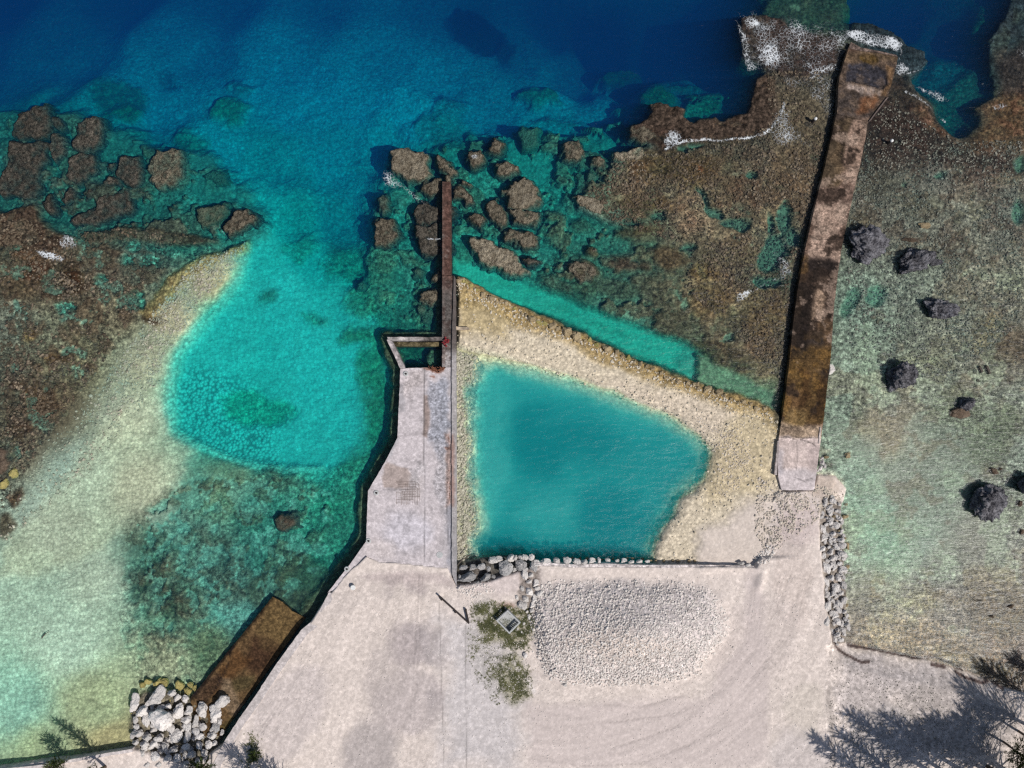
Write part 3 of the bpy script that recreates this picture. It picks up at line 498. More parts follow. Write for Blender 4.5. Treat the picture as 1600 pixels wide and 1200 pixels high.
# long straight joints of the buried slab under the sand
for x0, y0, x1, y1 in [(686,938,694,1200), (727,975,729,1200)]:
    d = line_d(Ul, Vl, [(x0, y0), (x1, y1)]); mm = np.exp(-(d / .8) ** 2) * .30; COL = COL * (1 - mm[:, None] * .6)
layer([(1284,778),(1300,774),(1318,786),(1320,850),(1325,900),(1324,1006),(1300,1004),(1288,940),(1284,880),(1280,820)], z=.95, col=(134,124,114), soft=3, warp=3, zref=1.2, spk=.7, rlf=.05, amt=.92)  # ground under the riprap darkened: gap shade put into its colour
layer([(716,880),(760,872),(790,868),(838,868),(840,884),(800,895),(760,908),(716,912)], z=.7, col=(92,86,80), soft=3, warp=2, zref=1.2, spk=.7, amt=.9)  # dark ground colour imitates shade between the corner blocks
paint([(812,890),(842,890),(842,955),(822,958),(806,945),(812,920)], (128,118,110), 4, 5, .8, spk=.6, zadd=-.15)  # shaded gaps of the white stone arm painted into the sand
# gravel mound
MOUND = [(838,912),(870,905),(960,902),(1060,905),(1110,915),(1130,940),(1145,965),(1140,990),(1105,1035),(1090,1058),(1040,1070),(980,1075),(880,1072),(850,1060),(835,1020),(826,980),(832,940)]
sdm = poly_sd(Ul + 5 * NA, Vl + 5 * NB_, MOUND)
mm = sstep(-3, 26, sdm)
crest = np.exp(-(((Ul - 985) / 120) ** 2 + ((Vl - 985) / 52) ** 2))
Z += mm * (0.35 + 3.6 * crest); SPK = SPK + mm * .3; COB = COB + mm * .15
COL = COL * (1 - .9 * mm[:, None]) + np.array((214, 202, 197.0)) * .9 * mm[:, None]
paint([(850,930),(1000,912),(1120,930),(1090,965),(1000,985),(900,985),(850,1000)], (192,182,179), 16, 12, .6)  # shade of the heap's north slope put into its colour
paint(ell(970,1000,80,26,5), (206,190,176), 24, 14, .6)
# raised sand berm edge north of the mound
d = line_d(Ul, Vl, [(1100,888),(1170,884),(1192,892),(1186,915)]); Z += .35 * np.exp(-(d / 7) ** 2) * (ml > .5)
# grass soil
GRASS = [[(742,950),(770,945),(800,952),(826,950),(830,980),(822,1010),(790,1012),(762,1000),(748,975)], [(780,1030),(800,1020),(826,1052),(824,1085),(800,1095),(778,1062)]]
for g in GRASS: paint(g, (128,124,98), 10, 12, .75, spk=.6)
dd_ = line_d(Ul, Vl, [(797,1022),(812,1046),(822,1060),(834,1080)]); mm_ = (1 - sstep(2, 5, dd_)) * .8
COL = COL * (1 - mm_[:, None]) + np.array((222, 212, 206.)) * mm_[:, None]
paint(ell(790,946,14,5), (140,110,95), 5, 4, .7)
paint([(742,935),(775,950),(760,1010),(790,1050),(770,1090),(745,1050),(735,990)], (170,164,158), 14, 14, .5, spk=.4)

# small relief everywhere
relief = fbm(X, Y, 1.5, 4, 40, .6); relief2 = fbm(X, Y, 5, 3, 50)
core_ = (np.abs(X) < 300) & (np.abs(Y) < 300)
Z = Z + RLF * (relief * 1.5 + relief2 * .7) * np.interp(Z, [-12, -5, -3, -1.5], [.5, .8, .9, 1]) * core_
# the sea floor drops away far offshore; the land stays level
off = np.clip((Y - 95) / 200, 0, 1); Z = np.where(Z < .8, Z * (1 - off) - 38 * off, Z)
Z = np.where((Z < -.12) & (Z > -1.0), Z + .38 * (np.minimum(-Z - .12, 1.0 + Z).clip(0, .3)), Z)
zc = np.minimum(Z, 0)
EXT = ABS + SCA; GLOW = .135 * SCA / EXT
T = np.exp(zc[:, None] * PATH * EXT[None, :])
A = np.maximum(lin(COL) - GLOW[None, :] * (1 - T), .0015) / (L1 * T)
A = A * np.interp(Z, [-22, -8, -3, -1, -.3, .02], [1.0, 1.35, 1.46, 1.42, 1.38, 1.05])[:, None] * np.array([1.05, 1.0, .93])
G = np.clip(A[:, 1], .012, .74)
A = np.stack([np.clip(A[:, 0], .85 * G, 1.55 * G), G, np.clip(A[:, 2], .45 * G, 1.12 * G)], 1)
land_ = Z > .02
A = np.where(land_[:, None], np.clip(lin(COL) / L1, .012, .82), A)
# mottled variation in colour at several sizes
var = 1 + (.22 * fbm(X, Y, 3.2, 4, 60) + .15 * fbm(X, Y, 9, 3, 66)) * np.where(land_, .28, np.where(Z < -4, .8, 1.0)) * np.clip(.35 + SPK, .3, 1)
A = A * var[:, None]
i = np.arange((NX - 1) * (NY - 1)); r_ = i // (NX - 1); c_ = i % (NX - 1); q0 = r_ * NX + c_
FQ = np.stack([q0, q0 + 1, q0 + NX + 1, q0 + NX], 1)
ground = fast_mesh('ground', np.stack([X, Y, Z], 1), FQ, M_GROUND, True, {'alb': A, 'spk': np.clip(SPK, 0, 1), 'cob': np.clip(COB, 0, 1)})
tag(ground, 'coral sand, reef flats and sea bed from the quay out to deep water', kind='structure')
ZG = Z.reshape(NY, NX)
def zat(x, y):
    i = int(np.searchsorted(gx, x)) ; j = int(np.searchsorted(gy, y)); return float(ZG[min(j, NY - 1), min(i, NX - 1)])

# ------------------------------------------------------------------ THE SEA
b = NB('sea_water')
p = b.pos()
mp = b.n('Mapping', ins={'Vector': p, 'Rotation': (0, 0, R(28)), 'Scale': (.45, 1.5, 1)}).outputs[0]
n1 = b.noise(mp, .9, 6, .68, .4); n2 = b.noise(p, .12, 4, .6); n3 = b.noise(mp, 4, 3, .7)
h = b.math('ADD', b.math('MULTIPLY', n1, 1.0), b.math('ADD', b.math('MULTIPLY', n2, 1.5), b.math('MULTIPLY', n3, .1)))
bump = b.n('Bump', ins={'Height': h, 'Distance': .22, 'Strength': .55})
gl = b.n('BsdfGlossy', ins={'Color': (1, 1, 1, 1), 'Roughness': .2, 'Normal': bump.outputs[0]})
fr = b.n('Fresnel', ins={'IOR': 1.33, 'Normal': bump.outputs[0]})
tr = b.n('BsdfTransparent', ins={'Color': (1, 1, 1, 1)})
mx = b.n('MixShader', ins={0: fr.outputs[0], 1: tr.outputs[0], 2: gl.outputs[0]})
b.t.links.new(mx.outputs[0], b.out.inputs['Surface'])
dens = float(ABS.max())
va = b.n('VolumeAbsorption', ins={'Color': tuple(1 - ABS / dens) + (1,), 'Density': dens})
vsc = b.n('VolumeScatter', ins={'Color': tuple(SCA / SCA.max()) + (1,), 'Density': float(SCA.max()), 'Anisotropy': 0.0})
add = b.n('AddShader', ins={0: va.outputs[0], 1: vsc.outputs[0]})
b.t.links.new(add.outputs[0], b.out.inputs['Volume'])
E = 2900
wv = [(-E, -E, -60), (E, -E, -60), (E, E, -60), (-E, E, -60), (-E, -E, 0), (E, -E, 0), (E, E, 0), (-E, E, 0)]
sea = link_mesh('water', wv, [(0, 3, 2, 1), (4, 5, 6, 7), (0, 1, 5, 4), (1, 2, 6, 5), (2, 3, 7, 6), (3, 0, 4, 7)], b.m)
tag(sea, 'clear sea water, turquoise over sand and dark blue offshore', kind='structure')
# fine coral silt hanging in the enclosed lagoon makes its water milky
b = NB('suspended_silt'); SILT = np.array([.004, .27, .29])
va = b.n('VolumeScatter', ins={'Color': tuple(SILT / SILT.max()) + (1,), 'Density': float(SILT.max()), 'Anisotropy': 0.0})
b.t.links.new(va.outputs[0], b.out.inputs['Volume'])
sp_ = [P(u, v, -.3) for u, v in ((722,545),(748,558),(800,566),(870,588),(940,611),(1000,635),(1050,655),(1092,684),(1112,712),(1104,745),(1086,768),(1064,785),(1060,805),(1038,828),(1030,886),(722,892))]
n_ = len(sp_); sv = [(q.x, q.y, -5.5) for q in sp_] + [(q.x, q.y, -.12) for q in sp_]
sf = [tuple(range(n_)), tuple(range(2 * n_ - 1, n_ - 1, -1))] + [(k, n_ + k, n_ + (k + 1) % n_, (k + 1) % n_) for k in range(n_)]
silt = link_mesh('water', sv, sf, b.m)
bm = bmesh.new(); bm.from_mesh(silt.data); bmesh.ops.recalc_face_normals(bm, faces=bm.faces[:]); bm.to_mesh(silt.data); bm.free()
tag(silt, 'milky turquoise water of the enclosed lagoon', kind='structure')

# ------------------------------------------------------------------ concrete and stone slabs with painted-on wear
QT = lambda u, v: 1.42 + .36 * min(1, max(0, (v - 926) / 60))
def slab_mesh(name, outline, ztop, zbot, mat, colfn=None, parent=None, res=0.25, bumpz=0.0, base=(190, 180, 176), spk=.3, tilt=None):
    """outline in photo pixels at height ztop; top gets inner points for its wear, sides go straight down"""
    zt = (lambda u, v: ztop) if tilt is None else tilt
    pts = []
    n = len(outline)
    for k in range(n):                                   # edge points every 0.5 m, a little uneven
        a = P(*outline[k], ztop); c = P(*outline[(k + 1) % n], ztop); L = (c - a).length; m = max(1, int(L / 0.5))
        for j in range(m):
            q = a.lerp(c, j / m)
            if j: q += Vector((mnoise.noise(q * 1.7), mnoise.noise(q * 1.7 + Vector((9, 3, 1))), 0)) * 0.06
            pts.append((q.x, q.y))
    nb = len(pts); pa = np.array(pts)
    xs = np.arange(pa[:, 0].min(), pa[:, 0].max(), res); ys = np.arange(pa[:, 1].min(), pa[:, 1].max(), res)
    GX, GY = np.meshgrid(xs, ys); GX = GX.ravel(); GY = GY.ravel()
    sdp = poly_sd(GX, GY, pts); keep = sdp > res * .45
    allp = [Vector(q) for q in pts] + [Vector(q) for q in zip(GX[keep] + .01, GY[keep])]
    vo, _, fo, _, _, _ = delaunay_2d_cdt(allp, [], [list(range(nb))], 1, 1e-5)
    V = np.array([(q.x, q.y) for q in vo]); U, W = PIX(V[:, 0], V[:, 1], ztop)
    zz = np.array([zt(u, v) for u, v in zip(U, W)], float)
    col = np.tile(np.array(base, float), (len(V), 1)); sp = np.full(len(V), float(spk)); hz = np.zeros(len(V))
    if colfn: col, sp, hz = colfn(U, W, V[:, 0], V[:, 1], col, sp, hz)
    zz = zz + hz + bumpz * fbm(V[:, 0], V[:, 1], 1.2, 3, 70)
    verts = [(V[i, 0], V[i, 1], zz[i]) for i in range(len(V))]; faces = [tuple(f) for f in fo]
    alb = lin(col) / L1 * (1 + .14 * fbm(V[:, 0], V[:, 1], 1.5, 4, 71) + .10 * fbm(V[:, 0], V[:, 1], 6, 3, 75))[:, None]
    # sides
    key = {}
    for i in range(len(V)): key[(round(V[i, 0], 3), round(V[i, 1], 3))] = i
    ring = [key.get((round(x, 3), round(y, 3))) for x, y in pts]; ring = [r for r in ring if r is not None]
    b0_ = len(verts); ab = [alb]; sb = [sp]
    for r in ring: verts.append((V[r, 0], V[r, 1], zbot))
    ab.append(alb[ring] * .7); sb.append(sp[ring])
    m = len(ring); ar = sum(pa[k, 0] * pa[(k + 1) % nb, 1] - pa[(k + 1) % nb, 0] * pa[k, 1] for k in range(nb))
    for k in range(m):
        a, c = ring[k], ring[(k + 1) % m]; a2, c2 = b0_ + k, b0_ + (k + 1) % m
        faces.append((a, a2, c2, c) if ar > 0 else (a, c, c2, a2))
    faces.append(tuple(b0_ + k for k in (range(m - 1, -1, -1) if ar > 0 else range(m))))
    o = link_mesh(name, verts, faces, mat, parent)
    put_attrs(o.data, {'alb': np.clip(np.concatenate(ab), .01, .75), 'spk': np.concatenate(sb), 'cob': np.zeros(len(verts))})
    return o
def blob(col, sp, U, W, x, y, shape, c, soft=3, warp=5, amt=1, spk=None, wk=80):
    sd = poly_sd(U + warp * fbm(x, y, 1.6, 4, wk), W + warp * fbm(x, y, 1.6, 4, wk + 5), shape)
    m = sstep(-soft, soft, sd) * amt
    col[:] = col * (1 - m[:, None]) + np.array(c, float) * m[:, None]
    if spk is not None: sp[:] = sp * (1 - m) + spk * m
    return m

# --- the dock ------------------------------------------------------------------
DZ = 1.3
dock = empty('concrete_dock', P(660, 720, 0), 'pale concrete dock with a walled pen at its end, beside the enclosed lagoon', 'dock')
def deck_col(U, W, x, y, col, sp, hz):
    col[:] = np.array((200, 190, 190.0))
    B = lambda s, c, **k: blob(col, sp, U, W, x, y, s, c, **k)
    B([(690,575),(712,575),(712,905),(690,905)], (186,178,178), soft=4)
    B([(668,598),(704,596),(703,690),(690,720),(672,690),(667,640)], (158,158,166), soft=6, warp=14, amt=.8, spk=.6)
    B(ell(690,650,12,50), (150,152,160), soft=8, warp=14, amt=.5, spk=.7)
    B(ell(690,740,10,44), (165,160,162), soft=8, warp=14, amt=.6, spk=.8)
    B([(662,618),(668,617),(671,640),(671,660),(668,684),(661,680),(663,655),(662,640)], (150,132,124), soft=2, warp=2, amt=.85)
    B([(603,724),(618,728),(640,732),(643,745),(638,760),(620,764),(600,762),(598,745)], (166,150,142), soft=2, warp=5, amt=.85)
    B([(640,745),(660,748),(655,780),(625,785),(620,765),(638,762)], (176,166,162), soft=6, warp=6, amt=.6)
    B([(640,575),(668,575),(660,600),(635,620),(625,610)], (188,176,172), soft=8, warp=8, amt=.6, spk=.6)
    B([(621,600),(632,600),(632,640),(621,645)], (160,156,158), soft=3, warp=4, amt=.55)
    B([(616,690),(624,684),(612,712),(604,722)], (158,156,158), soft=3, warp=3, amt=.7)
    B(ell(650,745,6,24,10), (165,160,160), soft=6, warp=8, amt=.5, spk=.7)
    B(ell(636,830,40,30), (206,200,206), soft=14, warp=8, amt=.7)
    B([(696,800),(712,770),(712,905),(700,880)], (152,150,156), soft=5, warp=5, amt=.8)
    B(ell(590,860,26,16), (206,194,190), soft=10, warp=8, amt=.7)
    for (cx, cy, rr) in ((668,574,6),(684,578,11),(698,700,4),(676,588,4)): B(ell(cx, cy, rr, rr * .45), (120,70,50), soft=1.5, warp=6, amt=.6)
    # long joint between the two pours, cross joints
    for pts, a_, w_ in (([(662,575),(662,610),(663,850),(662,882)], .28, .7), ([(621,681),(660,682),(700,684)], .16, .6), ([(575,800),(700,802)], .08, .6), ([(572,845),(640,838)], .06, .6), ([(698,684),(697,790),(700,850)], .3, .8), ([(598,765),(640,765)], .2, .7)):
        d = line_d(U + 1.2 * fbm(x, y, 2, 3, 90), W, pts); m = np.exp(-(d / w_) ** 2) * a_; col[:] = col * (1 - m[:, None]); hz -= .04 * m / .3
    m = blob(col, sp, U, W, x, y, [(697,676),(706,676),(707,785),(697,788),(699,740)], (160,124,108), soft=3, warp=6, amt=.5, spk=.8)
    col[:] = col * (1 - .12 * sstep(.1, .5, fbm(x, y, .8, 3, 95)) * sstep(-.3, .4, fbm(x, y, 7, 2, 97)))[:, None]
    return col, sp, hz
DECK = [(633.5,575.6),(640,575),(668,574.5),(676,579),(684,582),(692,578),(697,574),(705.5,574),(705.5,905),(702,900),(560,905),(512,926),(548,880),(572,846),(575,767),(601,723),(621,684),(625.5,577)]
deck = slab_mesh('deck', DECK, DZ, -5.5, M_CONC, deck_col, dock, .2, .006, spk=.25)
def kerb_col(U, W, x, y, col, sp, hz):
    col[:] = (168,162,160); m = sstep(560, 540, W); col[:] = col * (1 - m[:, None]) + np.array((98,90,86.)) * m[:, None]
    m = sstep(780, 860, W) * .4; col[:] = col * (1 - m[:, None]) + np.array((140,138,140.)) * m[:, None]
    blob(col, sp, U, W, x, y, [(700,680),(710,680),(710,790),(700,790)], (165,105,84), soft=3, warp=4, amt=.4)
    return col, sp, hz
slab_mesh('kerb', [(705.8,574.3),(706,545),(707,500),(709,430),(711.5,434),(712.5,545),(713,740),(713.5,916),(709,905),(705.8,895)], DZ + .28, -4, M_CONC, kerb_col, dock, .2, .005)
def wallc(cw, ce):
    def f(U, W, x, y, col, sp, hz):
        t = sstep(cw[3], ce[3], U)[:, None]; col[:] = np.array(cw[:3], float) * (1 - t) + np.array(ce[:3], float) * t
        n_ = sstep(.1, .4, fbm(x, y, .9, 4, 101))[:, None]; col[:] = col * (1 - .25 * n_); return col, sp, hz
    return f
slab_mesh('pen_wall', [(605,526.5),(690.6,526.6),(690.6,532),(613,532.2),(606,530)], DZ, -5, M_CONC, wallc((186,178,174,640), (112,104,100,675)), dock, .2, .005, spk=.5)
slab_mesh('pen_wall', [(605,530.3),(606.5,530.6),(612.6,532.6),(633.2,575.3),(625.6,576.4),(604.6,531.5)], DZ, -5, M_CONC, wallc((184,174,172,0), (184,174,172,900)), dock, .2, .005, spk=.4)
slab_mesh('pen_ledge', [(615,534.6),(690.3,535),(690.3,541),(618,541)], .35, -5, M_CONC, wallc((96,88,66,640), (110,98,72,680)), dock, .2, .03, spk=.8)
# rust stains: exposed reinforcing bars, where the top mat shows through, and the spalled north edge
def bar(bm, a, c, r=.03, n=5):
    a, c = Vector(a), Vector(c); d = (c - a).normalized(); s = d.cross(Vector((0, 0, 1)));
    if s.length < .1: s = d.cross(Vector((1, 0, 0)))
    s.normalize(); t = d.cross(s); ra = [bm.verts.new(a + (s * math.cos(k * 2 * math.pi / n) + t * math.sin(k * 2 * math.pi / n)) * r) for k in range(n)]
    rb = [bm.verts.new(c + (s * math.cos(k * 2 * math.pi / n) + t * math.sin(k * 2 * math.pi / n)) * r) for k in range(n)]
    for k in range(n): bm.faces.new((ra[k], ra[(k + 1) % n], rb[(k + 1) % n], rb[k]))
    bm.faces.new(ra[::-1]); bm.faces.new(rb)
def bm_obj(name, bm, mat, parent=None, smooth=False):
    bmesh.ops.recalc_face_normals(bm, faces=bm.faces[:])
    me = bpy.data.meshes.new(name); bm.to_mesh(me); bm.free(); me.materials.append(mat)
    if smooth: me.polygons.foreach_set('use_smooth', [True] * len(me.polygons))
    o = bpy.data.objects.new(name, me); C.objects.link(o)
    if parent: o.parent = parent; o.matrix_parent_inverse = parent.matrix_world.inverted() if False else Matrix.Identity(4)
    return o
def local(parent, o):
    """geometry was written in world coordinates: shift it into the parent's frame"""
    M = Matrix.Translation(parent.location) @ Matrix.Rotation(parent.rotation_euler[2], 4, 'Z'); o.data.transform(M.inverted()); return o
for o in list(dock.children): local(dock, o)
rng = random.Random(5)
bm = bmesh.new()
for k in range(15):
    u = 619 + k * 2.55; v0 = 752 + rng.random() * 10 + (0 if k > 5 else 10); v1 = 782 + rng.random() * 8
    if rng.random() < .85: bar(bm, P(u, v0, DZ + .012), P(u + .6, v1, DZ + .012), .026)
for k in range(14):
    v = 752 + k * 2.6; u0 = 618 + rng.random() * 12; u1 = 645 + rng.random() * 12 - (k > 9) * 8
    if rng.random() < .85: bar(bm, P(u0, v, DZ + .014), P(u1, v + .3, DZ + .014), .026)
local(dock, tag(bm_obj('rebar_mat', bm, flat('brown_grey_bars', (.22, .17, .15)), dock), kind='stuff'))
bm = bmesh.new()
for k in range(70):
    u = 670 + rng.random() * 26; v = 574.5 + rng.random() * 7.5 * math.sin((u - 668) / 30 * math.pi); a = P(u, v, DZ - .1 + rng.random() * .15)
    bar(bm, a, a + Vector((rng.uniform(-.5, .5), rng.uniform(-.35, .35), rng.uniform(-.05, .08))), .045)
for k in range(14):
    u = 700 + rng.random() * 4.5; v = 678 + rng.random() * 106; a = P(u, v, DZ + .02)
    bar(bm, a, a + Vector((rng.uniform(-.08, .08), rng.uniform(-.5, .5), rng.uniform(0, .05))), .035)
local(dock, tag(bm_obj('rusty_rebar', bm, M_RUST, dock), kind='stuff'))
# red growth on the corner where the pen meets the wall
bm = bmesh.new()
for k in range(28):
    a = P(697 + rng.gauss(0, 2.6), 533 + rng.gauss(0, 2.6), DZ + rng.random() * .3)
    bmesh.ops.create_icosphere(bm, subdivisions=1, radius=.10 + rng.random() * .12, matrix=Matrix.Translation(a))
tag(bm_obj('rope_heap', bm, M_RED), 'small dark red heap on the wall corner beside the pen', 'rope heap')
for cx, cy, lab in ((588,770,'near the rusty bar mat'), (575.8,845,'at the widening of the dock'), (542,889,'on the sand at the slanting quay edge'), (634,584,'beside the pen at the dock end')):
    r = empty('mooring_bolt', P(cx, cy, DZ + (.1 if cy > 880 else 0)), 'round pale mooring socket with dark hole ' + lab, 'mooring socket', 'mooring sockets along the dock edge')
    bm = bmesh.new(); bmesh.ops.create_cone(bm, cap_ends=True, segments=18, radius1=.42, radius2=.36, depth=.14, matrix=Matrix.Translation((0, 0, .07))); bm_obj('collar', bm, M_BOX, r)
    bm = bmesh.new(); bmesh.ops.create_cone(bm, cap_ends=True, segments=12, radius1=.16, radius2=.13, depth=.12, matrix=Matrix.Translation((.03, -.02, .2))); bm_obj('stud', bm, M_STEEL, r)
r = empty('bollard', P(552.5, 917, 1.42), 'white round-topped bollard standing on the sand near the quay edge', 'bollard')
bm = bmesh.new(); bmesh.ops.create_cone(bm, cap_ends=True, segments=20, radius1=.30, radius2=.28, depth=.5, matrix=Matrix.Translation((0, 0, .25))); bm_obj('post', bm, M_BOX, r)
bm = bmesh.new(); bmesh.ops.create_cone(bm, cap_ends=True, segments=20, radius1=.40, radius2=.34, depth=.12, matrix=Matrix.Translation((0, 0, .56))); bm_obj('cap', bm, M_WHITEP, r)
bm = bmesh.new(); bmesh.ops.create_cone(bm, cap_ends=True, segments=22, radius1=.5, radius2=.48, depth=.06); bm_obj('rim', bm, M_BOX)
rim = bpy.data.objects['rim']; rim.name = 'round_cover'; rim.location = P(687, 867, DZ + .03); tag(rim, 'flat round concrete cover let into the deck near its landward end', 'cover')

# --- long narrow sea wall running out from the dock ------------------------------
def seawall_col(U, W, x, y, col, sp, hz):
    t = sstep(420, 470, W)[:, None]; col[:] = np.array((92,68,60.)) * (1 - t) + np.array((92,86,82.)) * t
    t = sstep(535, 560, W)[:, None]; col[:] = col * (1 - t) + np.array((165,158,156.)) * t
    d = np.abs(U - (691.5 + (W - 300) * .012)); m = np.exp(-(d / 1.2) ** 2) * .45; col[:] = col * (1 - m[:, None]) + np.array((135,118,108.)) * m[:, None]
    n_ = sstep(.0, .35, fbm(x, y, .7, 4, 111))[:, None] * .5; col[:] = col * (1 - n_) + np.array((62,46,42.)) * n_
    n_ = sstep(.25, .5, fbm(x, y, .9, 4, 121))[:, None] * .6; col[:] = col * (1 - n_) + np.array((150,138,130.)) * n_
    return col, sp, hz
tip = rock = None
wl = empty('sea_wall', P(698, 400, 0), 'long narrow brown-black concrete sea wall running out among the coral rocks', 'sea wall')
for a_, c_ in (((691.2,284,704,284), (691.2,343,704.4,343)), ((691.2,343.6,704.4,343.6), (691,430,704.8,430)), ((691,430.6,708.6,430.6), (690.8,500,706.6,500)), ((690.8,500.6,706.6,500.6), (690.8,573.6,705.2,573.6))):
    o = slab_mesh('wall_section', [(a_[0],a_[1]),(a_[2],a_[1]),(c_[2],c_[1]),(c_[0],c_[1])], 1.27, -6, M_CONC, seawall_col, wl, .2, .02, spk=.6); local(wl, o)

# --- the eastern jetty --------------------------------------------------------------
JZ = .95
jet = empty('old_jetty', P(1265, 500, 0), 'long weathered brown and pink concrete jetty reaching over the reef flat', 'jetty')
def jet_col(U, W, x, y, col, sp, hz):
    xl = np.interp(W, [60,180,200,300,400,500,600,700,770], [1322,1308,1303,1278,1256,1240,1230,1215,1216]); xr = np.interp(W, [80,112,150,190,300,400,500,600,700,770], [1406,1398,1388,1357,1332,1313,1301,1291,1281,1272])
    s = (U - xl) / (xr - xl)
    col[:] = np.array((104,84,72.))
    B = lambda sh, c, **k: blob(col, sp, U, W, x, y, sh, c, **k)
    def band(v0, v1, s0, s1, c, soft=6, amt=1, wp=.12):
        q = s + wp * fbm(x, y, 3, 4, 140); ww = W + 7 * fbm(x, y, 2.5, 4, 141)
        m = sstep(s0 - .06, s0 + .06, q) * (1 - sstep(s1 - .06, s1 + .06, q)) * sstep(v0 - soft, v0 + soft, ww) * (1 - sstep(v1 - soft, v1 + soft, ww)) * amt
        col[:] = col * (1 - m[:, None]) + np.array(c, float) * m[:, None]
    band(40, 190, -1, 2, (78,66,58)); band(60, 78, -1, 2, (84,62,50)); band(80, 96, -1, 2, (96,78,56), amt=.6)
    B(ell(1358,92,14,8,10), (84,66,36), soft=2, warp=4)
    B([(1326,100),(1352,98),(1372,104),(1384,112),(1386,130),(1380,140),(1350,132),(1322,128),(1323,112)], (52,50,55), soft=2, warp=3, spk=.3)
    B([(1326,132),(1350,136),(1382,142),(1380,150),(1345,150),(1336,142),(1324,136)], (150,134,124), soft=2, warp=6, amt=.9, spk=.8)
    B([(1310,140),(1340,150),(1375,155),(1358,186),(1310,178)], (66,58,54), soft=4, warp=5, amt=.9)
    B(ell(1356,162,18,10,-35), (118,76,48), soft=5, warp=8, amt=.75, spk=1)
    B([(1384,100),(1396,105),(1388,150),(1378,150),(1386,130)], (110,84,58), soft=3, warp=6, amt=.8, spk=1)
    band(186, 300, -1, .5, (74,62,48)); band(186, 280, .5, 2, (142,118,102), wp=.08); band(290, 340, -1, 2, (128,106,94), amt=.7); band(320, 408, .1, .95, (158,134,118), wp=.15); band(186, 290, .2, .42, (100,82,62), amt=.6, wp=.4)
    band(405, 440, -1, 2, (40,33,30)); band(425, 545, -1, .42, (42,33,27)); band(425, 520, .72, 2, (48,37,30)); band(432, 508, .40, .76, (150,126,106), wp=.1); band(500, 545, .45, 2, (92,72,54)); band(515,545,.3,.8,(44,38,36), amt=.8)
    band(400, 560, -1, .12, (98,74,46), amt=.8, wp=.1)
    band(540, 662, -1, 2, (84,64,38), amt=.95); band(545, 620, .2, .6, (104,80,44), amt=.6, wp=.5); band(575, 655, .35, .6, (62,42,26), amt=.6, wp=.3); band(590, 650, .8, 2, (52,36,22), amt=.7)
    band(610, 660, .1, .35, (128,96,66), amt=.6, wp=.3); band(640, 672, -1, .6, (126,104,68), amt=.7)
    band(664, 690, -1, 2, (168,146,124), soft=5); band(684, 790, -1, 2, (202,184,176), soft=3); band(735, 790, -1, 2, (202,190,188), soft=6)
    band(700, 745, -1, .12, (164,158,162), amt=.6); band(700, 735, .8, 2, (150,135,132), amt=.5)
    wv = sstep(180, 200, W) * (1 - sstep(650, 690, W))
    m = sstep(.04, .14, fbm(x, y, 3.4, 5, 401, .6)) * wv * .78; col[:] = col * (1 - m[:, None]) + np.array((46,36,30.)) * m[:, None]
    m = sstep(-.06, .06, fbm(x, y, 2.6, 5, 441, .6)) * sstep(385, 415, W) * (1 - sstep(540, 575, W)) * sstep(.55, .35, s) * .85; col[:] = col * (1 - m[:, None]) + np.array((36,29,25.)) * m[:, None]
    m = sstep(.08, .15, fbm(x, y, 2.2, 5, 411, .6)) * sstep(185, 200, W) * (1 - sstep(540, 600, W)) * .62; col[:] = col * (1 - m[:, None]) + np.array((160,138,122.)) * m[:, None]
    m = sstep(.10, .2, fbm(x, y, 1.6, 5, 421, .6)) * sstep(500, 560, W) * (1 - sstep(640, 680, W)) * .5; col[:] = col * (1 - m[:, None]) + np.array((124,92,48.)) * m[:, None]
    m = sstep(.0, .2, fbm(x, y, 1.1, 5, 431, .65)) * (1 - sstep(170, 200, W)) * .4; col[:] = col * (1 - m[:, None]) + np.array((120,98,78.)) * m[:, None]
    sp[:] = np.clip(.75 - sstep(670, 700, W) * .45, 0, 1)
    for pts, a_ in (([(1262,366),(1275,374),(1300,374),(1316,372)], .5), ([(1224,682),(1240,683),(1255,688),(1270,693),(1276,697)], .5), ([(1252,686),(1262,682),(1270,685)], .4), ([(1245,690),(1246,720),(1243,745)], .2), ([(1310,185),(1320,190),(1340,196),(1356,190)], .4), ([(1240,745),(1256,752),(1268,748)], .3), ([(1225,700),(1230,720),(1222,735)], .2), ([(1236,640),(1242,615)], .3), ([(1232,617),(1270,620)], .3), ([(1270,258),(1345,262)], .25)):
        d = line_d(U + 3 * fbm(x, y, 1.4, 3, 150), W + 3 * fbm(x, y, 1.4, 3, 151), pts); m = np.exp(-(d / .8) ** 2) * a_; col[:] = col * (1 - m[:, None]); hz -= .06 * m
    dep = sstep(.5, 1., blob(col.copy(), sp.copy(), U, W, x, y, [(1326,100),(1352,98),(1372,104),(1384,112),(1386,130),(1380,140),(1350,132),(1322,128),(1323,112)], (0,0,0), soft=2, warp=3)); hz -= .18 * dep
    dep = sstep(.5, 1., blob(col.copy(), sp.copy(), U, W, x, y, ell(1358,92,14,8,10), (0,0,0), soft=2, warp=4)); hz -= .15 * dep
    hz += sstep(700, 600, W) * .05 * fbm(x, y, 1.0, 4, 160)
    return col, sp, hz
def jl(v): return float(np.interp(v, [67,120,135,170,180,200,210,260,300,350,400,450,500,560,620,665,700,745,768], [1328,1312,1310,1309,1307,1302,1300,1289,1279,1267,1256,1247,1240,1234,1227,1220,1215,1216,1222]))
def jr(v): return float(np.interp(v, [80,112,150,190,230,265,300,350,390,430,480,560,600,650,690,730,768], [1406,1398,1388,1356.5,1350,1342,1334,1323,1315,1309,1303,1298,1293,1288,1282,1277,1272]))
